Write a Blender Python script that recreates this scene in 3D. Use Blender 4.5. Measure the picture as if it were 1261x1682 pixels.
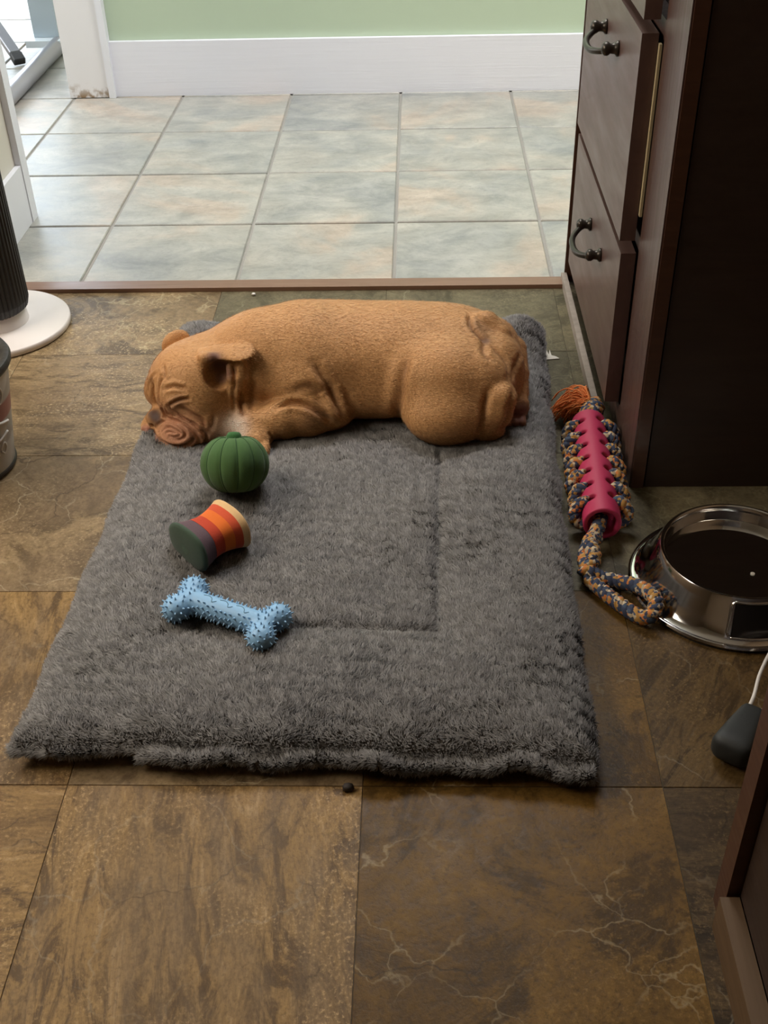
import bpy, bmesh, math, random, json
import numpy as np
from mathutils import Vector, Matrix, Euler

# ---------------------------------------------------------------- scene, camera, light
for o in list(bpy.data.objects): bpy.data.objects.remove(o)
SC = bpy.context.scene
COL = SC.collection
vs = SC.view_settings
vs.view_transform = 'Standard'; vs.look = 'None'; vs.gamma = 1.0; vs.use_curve_mapping = False
vs.exposure = 0.0

cam_d = bpy.data.cameras.new('camera'); cam = bpy.data.objects.new('camera', cam_d); COL.objects.link(cam)
cam_d.sensor_fit = 'VERTICAL'; cam_d.angle = math.radians(48.9057); cam_d.clip_start = .02
CAM_R = Matrix(((0.999499,0.003640,0.031454),(0.023018,0.598617,-0.800705),(-0.021744,0.801027,0.598233)))
cam.matrix_world = Matrix.Translation((0.05170,-1.16015,1.01875)) @ CAM_R.to_4x4()
SC.camera = cam

w = bpy.data.worlds.new('sky'); SC.world = w; w.use_nodes = True
bg = w.node_tree.nodes['Background']; bg.inputs[0].default_value = (.75,.87,1,1); bg.inputs[1].default_value = 1.0

def sun(name, direction, strength, color, angle):
    d = bpy.data.lights.new(name,'SUN'); d.energy = strength; d.color = color; d.angle = math.radians(angle)
    o = bpy.data.objects.new(name,d); COL.objects.link(o); o.location = (-2,8,5)
    o.rotation_euler = Vector(direction).to_track_quat('-Z','Y').to_euler(); return o
def area(name, loc, target, sx, sy, power, color):
    d = bpy.data.lights.new(name,'AREA'); d.shape = 'RECTANGLE'; d.size = sx; d.size_y = sy; d.energy = power; d.color = color
    o = bpy.data.objects.new(name,d); COL.objects.link(o); o.location = loc
    o.rotation_euler = (Vector(target)-Vector(loc)).to_track_quat('-Z','Y').to_euler(); return o
sun('sun', (0,-.80,-.60), 6.0, (1,.96,.90), .6)
area('far_room_window_light', (-2.1,4.9,1.25), (-1.7,2.4,.6), 2.0, 2.0, 62, (.78,.89,1))
area('side_window_light', (-3.35,2.5,1.45), (0,1.9,.2), 1.8, 1.7, 105, (.88,.94,1))
area('hall_fill_light', (.25,1.70,2.40), (.25,1.70,0), 1.3, .6, 52, (.98,.97,1))  # overhead fill added to brighten the hall evenly
area('kitchen_window_light', (-1.50,.10,1.35), (-.1,.0,0), 1.3, .9, 40, (1,.90,.76))

# ---------------------------------------------------------------- helpers
def link(name, me, mats, parent=None, smooth=False):
    o = bpy.data.objects.new(name, me); COL.objects.link(o)
    if mats is not None:
        for m in (mats if isinstance(mats,(list,tuple)) else [mats]): me.materials.append(m)
    if smooth: me.shade_smooth()
    if parent is not None: o.parent = parent
    return o
def pyd(name, v, f, mats, parent=None, smooth=False):
    me = bpy.data.meshes.new(name)
    if isinstance(v,np.ndarray): fast(me,v,f)
    else: me.from_pydata(v,[],f)
    me.update(); return link(name,me,mats,parent,smooth)
def fast(me, V, F):
    F = np.asarray(F); k = F.shape[1]
    me.vertices.add(len(V)); me.vertices.foreach_set('co', np.ascontiguousarray(V,dtype=np.float32).ravel())
    me.loops.add(F.size); me.loops.foreach_set('vertex_index', F.ravel().astype(np.int32))
    me.polygons.add(len(F)); me.polygons.foreach_set('loop_start', (np.arange(len(F))*k).astype(np.int32))
    me.update(calc_edges=True); me.validate()
def bmo(name, bm, mats, parent=None, smooth=False, bevel=0, seg=2, angle=None):
    if bevel:
        ed = [e for e in bm.edges if len(e.link_faces)==2 and e.calc_face_angle(0)>.6]
        bmesh.ops.bevel(bm, geom=ed, offset=bevel, segments=seg, profile=.5, affect='EDGES')
    bmesh.ops.recalc_face_normals(bm, faces=bm.faces)
    me = bpy.data.meshes.new(name); bm.to_mesh(me); bm.free()
    o = link(name, me, mats, parent, smooth)
    if angle: 
        me.shade_smooth(); me.set_sharp_from_angle(angle=math.radians(angle))
    return o
def add_box(bm, lo, hi):
    v = [bm.verts.new((x,y,z)) for x in (lo[0],hi[0]) for y in (lo[1],hi[1]) for z in (lo[2],hi[2])]
    for f in ((0,1,3,2),(4,6,7,5),(0,4,5,1),(2,3,7,6),(0,2,6,4),(1,5,7,3)): bm.faces.new([v[i] for i in f])
def box(name, lo, hi, mats, parent=None, bevel=0, seg=2):
    bm = bmesh.new(); add_box(bm, lo, hi); return bmo(name,bm,mats,parent,False,bevel,seg,40 if bevel else None)
def empty(name, loc=(0,0,0)):
    o = bpy.data.objects.new(name,None); COL.objects.link(o); o.location = loc; o.empty_display_size = .05
    bpy.context.view_layer.update(); return o
def keep(o, parent):            # parent without moving
    o.parent = parent; o.matrix_parent_inverse = Matrix.Translation(parent.location).inverted(); return o
def tag(o, label, cat, group=None):
    o['label'] = label; o['category'] = cat
    if group: o['group'] = group
    return o
def struct(o): o['kind'] = 'structure'; return o
def lathe_data(prof, n=64, cap=True):
    v=[];f=[]
    for (r,z) in prof:
        for k in range(n): a=2*math.pi*k/n; v.append((r*math.cos(a),r*math.sin(a),z))
    for i in range(len(prof)-1):
        for k in range(n): f.append((i*n+k,i*n+(k+1)%n,(i+1)*n+(k+1)%n,(i+1)*n+k))
    if cap: f.append(tuple(range(n-1,-1,-1))); f.append(tuple((len(prof)-1)*n+k for k in range(n)))
    return v,f
def lathe(name, prof, mats, parent=None, n=64, smooth=True, cap=True):
    v,f = lathe_data(prof,n,cap); o = pyd(name,v,f,mats,parent,smooth)
    if smooth: o.data.set_sharp_from_angle(angle=math.radians(50))
    return o
def spline(P, m=10, closed=False):
    P=[np.array(p,float) for p in P]; n=len(P); out=[]
    for i in range(n if closed else n-1):
        g=(lambda j:P[j%n]) if closed else (lambda j:P[max(0,min(n-1,j))])
        p0,p1,p2,p3=g(i-1),g(i),g(i+1),g(i+2)
        for k in range(m):
            t=k/m; out.append(.5*((2*p1)+(p2-p0)*t+(2*p0-5*p1+4*p2-p3)*t*t+(3*p1-p0-3*p2+p3)*t**3))
    if not closed: out.append(P[-1])
    return np.array(out)
def frames(Q):
    T=np.gradient(Q,axis=0); T/=np.linalg.norm(T,axis=1,keepdims=True)+1e-12
    ref=np.array([0,0,1.]) if abs(T[0][2])<.9 else np.array([1.,0,0]); A=[]
    a=ref-T[0]*(ref@T[0])
    for t in T:
        a=a-t*(a@t); a=a/(np.linalg.norm(a)+1e-12); A.append(a)
    A=np.array(A); return T,A,np.cross(T,A)
def tube_data(Q, r, n=10, base=0):
    Q=np.asarray(Q,float); T,A,B=frames(Q); r=np.broadcast_to(np.asarray(r,float),(len(Q),))
    v=[];f=[]
    for i in range(len(Q)):
        for k in range(n):
            a=2*math.pi*k/n; v.append(tuple(Q[i]+r[i]*(math.cos(a)*A[i]+math.sin(a)*B[i])))
    for i in range(len(Q)-1):
        for k in range(n): f.append((base+i*n+k,base+i*n+(k+1)%n,base+(i+1)*n+(k+1)%n,base+(i+1)*n+k))
    f.append(tuple(base+k for k in range(n-1,-1,-1))); f.append(tuple(base+(len(Q)-1)*n+k for k in range(n)))
    return v,f
def tubes(name, list_of, mats, parent=None, n=10):
    v=[];f=[]
    for Q,r in list_of:
        a,b=tube_data(Q,r,n,len(v)); v+=a; f+=b
    o=pyd(name,v,f,mats,parent,True); return o
def rope_tubes(Q, R, pitch, ns=3, n=8):
    """twisted strands round a path"""
    Q=np.asarray(Q,float); s=np.concatenate([[0],np.cumsum(np.linalg.norm(np.diff(Q,axis=0),axis=1))]); L=s[-1]
    m=max(6,int(L/.0022)); S=np.linspace(0,L,m); QQ=np.stack([np.interp(S,s,Q[:,i]) for i in range(3)],1)
    T,A,B=frames(QQ); out=[]
    for k in range(ns):
        ph=2*math.pi*(S/pitch+k/ns); out.append((QQ+(.5*R)*(np.cos(ph)[:,None]*A+np.sin(ph)[:,None]*B),R*.62))
    return out

# ---- node materials
class NT:
    def __init__(s,name):
        s.m=bpy.data.materials.new(name); s.m.use_nodes=True; s.t=s.m.node_tree; s.b=s.t.nodes['Principled BSDF']; s.out=s.t.nodes['Material Output']
    def n(s,typ,**kw):
        x=s.t.nodes.new(typ)
        for k,v in kw.items():
            if k.startswith('i_'):
                key=k[2:]; key=int(key) if key.isdigit() else key.replace('_',' ')
                s.set(x.inputs[key],v)
            else: setattr(x,k,v)
        return x
    def set(s,inp,v):
        if isinstance(v,bpy.types.NodeSocket): s.t.links.new(v,inp)
        elif isinstance(v,(tuple,list)) and inp.type=='RGBA' and len(v)==3: inp.default_value=(*v,1)
        else: inp.default_value=v
    def p(s,**kw):
        for k,v in kw.items(): s.set(s.b.inputs[k.replace('_',' ')],v)
        return s
    def coord(s,scale=(1,1,1),rand=0.,rot=(0,0,0)):
        c=s.n('ShaderNodeTexCoord').outputs['Object']
        if rand:
            r=s.n('ShaderNodeObjectInfo').outputs['Random']
            m=s.n('ShaderNodeMath',operation='MULTIPLY',i_0=r,i_1=rand).outputs[0]
            c=s.n('ShaderNodeVectorMath',operation='ADD',i_0=c,i_1=s.n('ShaderNodeCombineXYZ',i_0=m,i_1=m,i_2=m).outputs[0]).outputs[0]
        return s.n('ShaderNodeMapping',i_Vector=c,i_Scale=scale,i_Rotation=rot).outputs[0]
    def noise(s,vec,scale,detail=4,rough=.55,dist=0.):
        return s.n('ShaderNodeTexNoise',i_Vector=vec,i_Scale=scale,i_Detail=detail,i_Roughness=rough,i_Distortion=dist).outputs['Fac']
    def ramp(s,fac,stops,interp='LINEAR'):
        r=s.n('ShaderNodeValToRGB',i_Fac=fac); cr=r.color_ramp; cr.interpolation=interp
        while len(cr.elements)<len(stops): cr.elements.new(.5)
        for e,(p,c) in zip(cr.elements,stops): e.position=p; e.color=(*c,1) if len(c)==3 else c
        return r.outputs['Color']
    def mixc(s,fac,a,b,mode='MIX'):
        x=s.n('ShaderNodeMix',data_type='RGBA',blend_type=mode); s.set(x.inputs[0],fac); s.set(x.inputs[6],a); s.set(x.inputs[7],b); return x.outputs[2]
    def math(s,op,a,b=0.,c=0.): return s.n('ShaderNodeMath',operation=op,i_0=a,i_1=b,i_2=c).outputs[0]
    def mapr(s,v,a,b,c,d): return s.n('ShaderNodeMapRange',i_0=v,i_1=a,i_2=b,i_3=c,i_4=d).outputs[0]
    def bump(s,h,strength=.3,dist=.002): s.set(s.b.inputs['Normal'],s.n('ShaderNodeBump',i_Height=h,i_Strength=strength,i_Distance=dist).outputs[0]); return s
def plain(name,col,rough=.5,metal=0.,spec=.5,bump=None,var=.0):
    t=NT(name); t.p(Base_Color=col,Roughness=rough,Metallic=metal); t.b.inputs['Specular IOR Level'].default_value=spec
    if bump or var:
        f=t.noise(t.coord(),bump[0] if bump else 40.,3)
        if var: t.p(Base_Color=t.mixc(f,tuple(c*(1-var) for c in col),tuple(min(1,c*(1+var)) for c in col)))
        if bump: t.bump(f,bump[1],bump[2])
    return t.m
# ---------------------------------------------------------------- materials of the setting
def floor_stone(name, kind, dark, mid, light, rot=0., vein=(.42,.36,.26), alt=None):
    t=NT(name); c0=t.coord(rand=37.,rot=(0,0,rot)); sc=lambda c,k: tuple(min(1.,k*x) for x in c)
    str_=t.n('ShaderNodeMapping',i_Vector=c0,i_Scale=(1.,3.4,1.)).outputs[0] if kind=='streak' else c0
    big=t.noise(str_,3.4,4,.6,.7); f=t.noise(str_,9. if kind=='streak' else 7.,11,.72,1.1)
    fine=t.noise(c0,210.,4,.7); grain=t.noise(str_,75.,5,.7)
    col=t.ramp(f,[(.32,sc(dark,.75)),(.43,dark),(.50,mid),(.58,sc(mid,1.15)),(.68,light)])
    alt=alt or (.8*mid[0],.78*mid[1],.82*mid[2])
    col=t.mixc(t.mapr(big,.42,.60,0.,.75),col,t.mixc(f,sc(alt,.65),sc(alt,1.25)))
    col=t.mixc(t.mapr(grain,.40,.60,.55,0.),col,t.mixc(1.,col,(.55,.52,.48),'MULTIPLY'))
    dv=t.n('ShaderNodeVectorMath',operation='ADD',i_0=c0,i_1=t.n('ShaderNodeVectorMath',operation='SCALE',i_0=t.n('ShaderNodeTexNoise',i_Vector=c0,i_Scale=9.,i_Detail=5.).outputs['Color'],i_Scale=.16).outputs[0]).outputs[0]
    ed=t.n('ShaderNodeTexVoronoi',feature='DISTANCE_TO_EDGE',i_Vector=dv,i_Scale={'vein':9.,'speckle':16.}.get(kind,5.)).outputs['Distance']
    ln=t.mapr(ed,.0,{'vein':.016,'speckle':.05}.get(kind,.010),1.,0.)
    ln=t.math('MULTIPLY',ln,t.mapr(t.noise(c0,11.,3),.42,.62,0.,{'vein':.55,'speckle':.6}.get(kind,.25)))
    col=t.mixc(ln,col,vein)
    crk=t.n('ShaderNodeTexVoronoi',feature='DISTANCE_TO_EDGE',i_Vector=dv,i_Scale=4.3).outputs['Distance']
    col=t.mixc(t.math('MULTIPLY',t.mapr(crk,0.,.009,1.,0.),t.mapr(big,.48,.6,0.,.7)),col,sc(dark,.35))
    msk=t.mapr(t.noise(c0,8.,3),.46,.60,.15,1.)
    col=t.mixc(t.math('MULTIPLY',t.mapr(fine,.54,.68,0.,{'speckle':.8,'streak':.65}.get(kind,.4)),msk),col,sc(light,1.25))
    col=t.mixc(t.mapr(fine,.34,.46,.5,0.),col,sc(dark,.7))
    t.p(Base_Color=col,Roughness=t.mapr(grain,.3,.7,.34,.52)); t.b.inputs['Specular IOR Level'].default_value=.2
    t.bump(t.math('ADD',f,t.math('MULTIPLY',t.math('ADD',fine,grain),.4)),.45,.0016); return t.m
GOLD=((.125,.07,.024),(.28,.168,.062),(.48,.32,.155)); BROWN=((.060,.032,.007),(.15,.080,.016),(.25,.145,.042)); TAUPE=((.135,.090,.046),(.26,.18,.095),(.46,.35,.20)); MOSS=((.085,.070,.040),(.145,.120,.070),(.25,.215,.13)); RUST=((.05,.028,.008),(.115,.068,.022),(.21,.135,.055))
KM={'gold_h':floor_stone('vinyl_gold_streak','streak',*GOLD),'gold_v':floor_stone('vinyl_gold_upright','streak',*GOLD,rot=1.42,alt=(.22,.145,.078)),
    'brown_vein':floor_stone('vinyl_brown_vein','vein',*BROWN,vein=(.34,.26,.15)),'taupe_h':floor_stone('vinyl_taupe_streak','streak',*TAUPE),
    'taupe_vein':floor_stone('vinyl_taupe_vein','vein',*TAUPE,vein=(.5,.42,.28)),'speckle':floor_stone('vinyl_speckle','speckle',*TAUPE,rot=.5,vein=(.46,.38,.22)),
    'moss':floor_stone('vinyl_moss','vein',*MOSS,vein=(.30,.28,.18)),'rust_d':floor_stone('vinyl_rust_diagonal','streak',*RUST,rot=-.95),'brown_h':floor_stone('vinyl_brown_streak','streak',(.032,.019,.007),(.075,.046,.018),(.15,.095,.04))}  # brown streak and rust palettes darkened: lower-right light falloff painted in
def ceramic():
    t=NT('ceramic_slate_tile'); c=t.coord(rand=23.)
    a=t.noise(c,3.2,4,.55,.6); st=t.noise(t.n('ShaderNodeMapping',i_Vector=c,i_Scale=(1.,1.5,1.)).outputs[0],9.,11,.78,.35); fi=t.noise(c,90.,3)
    col=t.ramp(a,[(.34,(.24,.25,.25)),(.45,(.315,.31,.28)),(.55,(.375,.345,.295)),(.64,(.48,.365,.275))])
    col=t.mixc(t.mapr(st,.36,.64,.0,1.),t.mixc(.5,col,(.15,.16,.155)),t.mixc(.45,col,(.52,.50,.45)))
    col=t.mixc(t.mapr(fi,.58,.7,0.,.3),col,(.22,.22,.20))
    t.p(Base_Color=col,Roughness=t.mapr(st,.3,.7,.30,.46)); t.bump(t.math('ADD',st,t.math('MULTIPLY',fi,.15)),.45,.003); return t.m
M_CER=ceramic(); M_GROUT=plain('grout',(.30,.285,.26),.85,0,.2,(300.,.4,.001),.15)
M_SEAM=plain('vinyl_seam',(.10,.070,.038),.6)
def painted(name,col,grain=0.,rough=.45):
    t=NT(name); t.p(Base_Color=col,Roughness=rough)
    if grain:
        f=t.noise(t.coord((2.5,2.5,120.)),1.5,5,.6,.5); t.bump(f,grain,.0016)
        t.p(Base_Color=t.mixc(f,tuple(.93*x for x in col),col))
    else: t.bump(t.noise(t.coord(),160.,2),.08,.001)
    return t.m
M_GREEN=painted('sage_green_wall_paint',(.50,.60,.45),0,.55); M_WHITE=painted('white_trim_paint',(.85,.85,.92),.35); M_WHITE2=painted('white_casing_paint',(.79,.79,.84),0)
M_BEIGE=painted('cream_wall_paint',(.66,.62,.54),0,.6); M_TAN=painted('brown_kitchen_wall',(.22,.15,.09),0,.6); M_CEIL=painted('ceiling_paint',(.78,.76,.72),0,.8)
def wood(name,d,l,scale=(60.,4.,4.),rough=.4,coat=0.):
    t=NT(name); c=t.coord(scale); f=t.noise(c,1.,6,.6,1.4); g=t.noise(t.n('ShaderNodeMapping',i_Vector=c,i_Scale=(3.,1.,1.)).outputs[0],1.7,3)
    t.p(Base_Color=t.mixc(f,d,l),Roughness=t.mapr(g,.3,.7,rough-.06,rough+.1)); t.b.inputs['Coat Weight'].default_value=coat; t.b.inputs['Coat Roughness'].default_value=.22
    t.bump(t.math('ADD',f,g),.22,.0008); return t.m
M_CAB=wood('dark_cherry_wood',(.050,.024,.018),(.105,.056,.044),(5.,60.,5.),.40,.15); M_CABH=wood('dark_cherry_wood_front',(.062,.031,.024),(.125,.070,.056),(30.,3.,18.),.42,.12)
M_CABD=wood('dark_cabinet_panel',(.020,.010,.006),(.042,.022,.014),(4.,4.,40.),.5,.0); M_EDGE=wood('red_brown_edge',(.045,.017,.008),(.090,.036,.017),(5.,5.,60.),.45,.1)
M_THR=wood('threshold_wood',(.14,.07,.042),(.26,.145,.095),(3.,60.,60.),.4,.2); M_KICK=wood('worn_kickboard_wood',(.07,.038,.016),(.15,.085,.04),(60.,3.,60.),.6)
M_SHOE=plain('worn_white_strip',(.30,.25,.21),.6,0,.3,(60.,.3,.001),.35)
M_PALE=plain('pale_drawer_side',(.50,.41,.24),.6); M_BRONZE=plain('dark_bronze',(.050,.042,.034),.32,.75)

# ---------------------------------------------------------------- the setting
# kitchen floor: vinyl squares
KT=.34; KX=-.354; KY=-.319
fl=struct(box('floor',(-1.6,-2.4,-.06),(1.0,.99,-.0012),M_SEAM))
def tile_mesh(name,sx,sy,th,bev):
    bm=bmesh.new(); add_box(bm,(0,0,-th),(sx,sy,0))
    ed=[e for e in bm.edges if all(abs(v.co.z)<1e-6 for v in e.verts)]
    bmesh.ops.bevel(bm,geom=ed,offset=bev,segments=1,affect='EDGES')
    bmesh.ops.recalc_face_normals(bm,faces=bm.faces); me=bpy.data.meshes.new(name); bm.to_mesh(me); bm.free(); return me
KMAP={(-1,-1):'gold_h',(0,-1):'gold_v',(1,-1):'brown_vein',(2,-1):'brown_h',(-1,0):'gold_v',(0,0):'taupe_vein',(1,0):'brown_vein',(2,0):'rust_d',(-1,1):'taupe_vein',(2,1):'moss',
      (-1,2):'taupe_h',(1,2):'moss',(2,2):'moss',(-1,3):'speckle',(0,3):'moss',(1,3):'moss',(2,3):'moss',(-2,3):'taupe_h',(-2,2):'speckle',(-2,1):'taupe_h',(3,1):'brown_vein',(3,0):'brown_vein',(1,1):'moss'}
random.seed(4); kcache={}
for i in range(-3,4):
    for j in range(-6,4):
        x0=KX+KT*i; y0=KY+KT*j; x1=min(x0+KT,1.0); y1=min(y0+KT,.985)
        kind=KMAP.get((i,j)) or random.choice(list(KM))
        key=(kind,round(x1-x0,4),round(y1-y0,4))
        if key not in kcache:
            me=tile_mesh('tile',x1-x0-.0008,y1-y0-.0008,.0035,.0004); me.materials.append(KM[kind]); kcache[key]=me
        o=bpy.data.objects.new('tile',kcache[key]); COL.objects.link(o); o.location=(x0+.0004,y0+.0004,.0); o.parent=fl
# hall floor: ceramic tiles in grout
fh=struct(box('floor_hall',(-3.4,.99,-.06),(2.4,5.0,-.004),M_GROUT))
HT=.33; hcache={}
for i in range(-8,8):
    for j in range(0,13):
        x0=-.99+HT*(i+2); x0=HT*i; y0=1.32+HT*(j-1); y1=y0+HT
        if y0<1.0: y0=1.0
        if x0<-3.3 or x0>2.0: continue
        if y0>2.45 and x0>-.4: continue
        key=round(y1-y0,3)
        if key not in hcache:
            me=tile_mesh('ceramic_tile',HT-.007,y1-y0-.007,.010,.0022); me.materials.append(M_CER); hcache[key]=me
        o=bpy.data.objects.new('ceramic_tile',hcache[key]); COL.objects.link(o); o.location=(x0+.0035,y0+.0035,random.uniform(-.0006,.0006)); o.parent=fh
thr=struct(box('trim_1',(-.86,.966,.0),(.358,1.003,.0085),M_THR,None,.0035,3))
H=2.45
struct(box('wall_back',(-.995,2.335,0),(2.4,2.46,H),M_GREEN))
bb=struct(box('baseboard_back',(-.862,2.318,.0),(2.4,2.334,.158),M_WHITE,None,.003,2))
# white casing at the end of the back wall
t=NT('scuffed_casing_paint'); c=t.coord(); z_=t.n('ShaderNodeSeparateXYZ',i_0=c).outputs[2]; nz=t.noise(c,42.,4)
t.p(Base_Color=t.mixc(t.math('MULTIPLY',t.mapr(z_,.004,.045,1.,0.),t.mapr(nz,.46,.6,0.,1.)),(.80,.78,.79),(.30,.20,.11)),Roughness=.45)
cs=struct(box('trim_2',(-1.003,2.312,.0),(-.882,2.336,2.1),t.m,None,.004,2))
keep(box('casing_edge',(-.8815,2.303,.0),(-.862,2.334,2.1),M_WHITE2,None,.004,2),cs)
keep(box('jamb',(-1.003,2.3365,.0),(-.9955,2.46,2.1),M_WHITE2,None,.002,1),cs)
# partition at the left with its casing and skirting
struct(box('wall_left',(-2.2,1.03,0),(-.866,1.378,H),M_BEIGE))
struct(box('baseboard_left',(-.8655,1.02,.0),(-.853,1.345,.135),M_WHITE2,None,.003,2))
cl=struct(box('trim_3',(-.8655,1.346,.0),(-.851,1.384,2.1),M_WHITE2,None,.003,2))
keep(box('casing_cap',(-.94,1.3785,.0),(-.866,1.390,2.1),M_WHITE2,None,.002,1),cl)
# rest of the shell, out of view
struct(box('wall_kitchen_left',(-1.7,-2.4,0),(-1.6,1.03,H),M_TAN)); struct(box('wall_front',(-1.7,-2.5,0),(1.1,-2.4,H),M_TAN))
struct(box('wall_right',(1.0,-2.4,0),(1.1,1.005,H),M_TAN)); struct(box('wall_hall_front',(.40,1.006,0),(2.4,1.09,H),M_BEIGE)); struct(box('wall_hall_right',(2.4,1.006,0),(2.5,2.46,H),M_GREEN))
struct(box('wall_far_room_left',(-3.5,1.3,0),(-3.4,5.1,H),M_BEIGE)); struct(box('wall_far_room_right',(-.30,2.46,0),(-.20,5.1,H),M_BEIGE)); struct(box('wall_far_room_front',(-3.4,1.28,0),(-2.2,1.378,H),M_BEIGE))
struct(box('wall_far',(-1.42,5.0,0),(-.2,5.1,H),M_BEIGE)); struct(box('wall_far_upper',(-3.4,5.0,2.15),(-1.42,5.1,H),M_BEIGE)); struct(box('wall_far_end',(-3.4,5.0,0),(-2.9,5.1,2.15),M_BEIGE))
struct(box('ceiling',(-3.5,-2.5,H),(2.5,5.1,H+.1),M_CEIL))

# ---------------------------------------------------------------- drawer cabinet on the right
cab=tag(empty('drawer_cabinet',(.68,.63,0)),'dark cherry wood drawer cabinet with bronze bail handles','cabinet')
P=lambda o:keep(o,cab)
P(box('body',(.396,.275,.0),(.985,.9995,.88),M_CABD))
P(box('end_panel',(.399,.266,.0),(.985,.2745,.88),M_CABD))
P(box('stile',(.375,.266,.0),(.3955,.402,.88),M_CAB,None,.002,2)); 
P(box('stile',(.375,.962,.0),(.3955,1.0,.88),M_CAB,None,.002,2))
P(box('corner_strip',(.3775,.2635,.0),(.3965,.2655,.88),M_EDGE))
P(box('edge_band',(.352,1.0005,.0),(.3955,1.006,.88),M_EDGE,None,.001,1))
P(box('rail',(.377,.4025,.0),(.3955,.9615,.055),M_CAB,None,.002,1)); P(box('rail',(.377,.4025,.325),(.3955,.9615,.345),M_CAB,None,.002,1)); P(box('rail',(.377,.4025,.62),(.3955,.9615,.645),M_CAB,None,.002,1))
P(box('shoe_strip',(.345,.46,.0),(.356,1.0,.019),M_SHOE,None,.003,2))
def drawer(z0,z1,open_,handle_z):
    d=box('drawer_front',(.352-open_,.417,z0),(.3745-open_,.958,z1),M_CABH,None,.0095,4); keep(d,cab)
    x=.352-open_
    if open_>0:
        s=box('drawer_side',(.3750-open_,.408,z0+.04),(.3746,.416,z1-.012),M_PALE); keep(s,cab)
    if handle_z:
        Q=spline([(x,.590,handle_z),(x-.018,.592,handle_z-.004),(x-.034,.618,handle_z-.010),(x-.038,.652,handle_z-.012),(x-.034,.686,handle_z-.010),(x-.018,.712,handle_z-.004),(x,.714,handle_z)],8)
        h=tubes('handle',[(Q,.0040+.0012*np.sin(np.linspace(0,math.pi,len(Q))))],M_BRONZE); h.parent=d
        for yy in (.588,.716):
            v,f=lathe_data([(.0,.0),(.011,.0),(.0115,.003),(.008,.006),(.007,.012),(.0098,.016),(.0098,.021),(.006,.025),(.0,.026)],20,False)
            k=pyd('knob',[(x-c,yy+a,handle_z+b2) for a,b2,c in v],f,M_BRONZE,None,True); k.parent=d
drawer(.062,.318,0.,.240); drawer(.338,.628,.004,.565); drawer(.645,.815,.004,None)

# second cabinet at the lower right
cb=tag(empty('base_cabinet',(.68,-1.0,0)),'dark cabinet end with worn wooden kickboard in the lower right corner','cabinet')
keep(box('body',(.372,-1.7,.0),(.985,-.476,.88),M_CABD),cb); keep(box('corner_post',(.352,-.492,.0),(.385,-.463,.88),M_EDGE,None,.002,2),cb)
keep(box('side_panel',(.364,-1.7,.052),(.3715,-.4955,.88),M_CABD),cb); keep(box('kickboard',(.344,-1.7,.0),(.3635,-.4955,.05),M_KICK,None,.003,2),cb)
# ---------------------------------------------------------------- pet bed
BC=np.array([-.071,.204]); BA=math.radians(-1.6); BW=.337; BL=.503
cBA,sBA=math.cos(BA),math.sin(BA)
def to_local(x,y):
    dx=x-BC[0]; dy=y-BC[1]; return dx*cBA+dy*sBA, -dx*sBA+dy*cBA
def to_world(a,b): return BC[0]+a*cBA-b*sBA, BC[1]+a*sBA+b*cBA
rs=np.random.RandomState(7)
WV=[(rs.uniform(-1,1,2)*f,rs.uniform(0,6.28),amp) for f,amp in ((9,.0022),(14,.0022),(22,.0016),(30,.0014),(45,.0010),(60,.0008)) for _ in range(3)]
def lump(a,b):
    s=np.zeros_like(a)
    for k,p,m in WV: s=s+m*np.sin(k[0]*a+k[1]*b+p)
    return s
def g(x,w): return np.exp(-(x/w)**2)
def sst(x,e0,e1):
    t=np.clip((x-e0)/(e1-e0),0,1); return t*t*(3-2*t)
def bed_top(a,b):
    """height of the plush top above the floor at local (a,b)"""
    ea=BW-np.abs(a); eb=BL-np.abs(b); e=np.minimum(ea,eb)
    e=np.maximum(e,0); q=1-np.clip(e/.075,0,1); prof=np.sqrt(np.clip(1-q*q,0,1))
    ina=np.maximum(np.abs(a)-.157,0); inb=np.maximum(np.abs(b)-.322,0)
    dseam=np.where((np.abs(a)<.157)&(np.abs(b)<.322),np.minimum(.157-np.abs(a),.322-np.abs(b)),np.hypot(ina,inb))
    bol=.006*np.exp(-((dseam-.075)/.05)**2)*((np.abs(a)>.157)|(np.abs(b)>.322))
    ht=.034*prof+bol*prof-.0065*g(dseam,.008)-.003*g(dseam,.03)+lump(a,b)*prof*.75
    # folds across the right-hand border
    fr=sst(a,.13,.2)*prof
    ht=ht+fr*.0016*np.sin(95*(b+.35*a)+6*np.sin(9*b))*sst(b,-.40,-.25)*(1-sst(b,.15,.3))
    ht=ht+.034*g(np.hypot(a-.29,b-.475),.05)+.020*g(np.hypot(a+.285,b-.475),.055)-.010*g(np.hypot(a-.33,b-.385),.03)      # puffed back corners
    x,y=to_world(a,b)
    press=sst(1-np.hypot((x+.06)/.36,(y-.45)/.17),-.6,.25); ht=ht*(1-press)+np.minimum(ht,.022)*press
    return .023+ht
def edge_wave(t): return .004*np.sin(7*t*6.28)+.003*np.sin(17*t*6.28+1)
def plan(u,v):
    """unit square to local plan with slightly hollow sides and poking corners"""
    a=(2*u-1)*BW; b=(2*v-1)*BL
    a2=a*(1-.022*(1-(b/BL)**2)); b2=b*(1-.012*(1-(a/BW)**2))
    return a2+.002*np.sin(40*b)*np.abs(a/BW), b2+.003*np.sin(31*a+1)*np.abs(b/BL)
NU,NV=190,300
def ease(n):
    t=np.linspace(-1,1,n); return .5+.5*np.sign(t)*(1-(1-np.abs(t))**1.35)
UU,VV=np.meshgrid(ease(NU),ease(NV),indexing='ij')
A_,B_=plan(UU,VV); AF=(2*UU-1)*BW; BF=(2*VV-1)*BL
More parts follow.
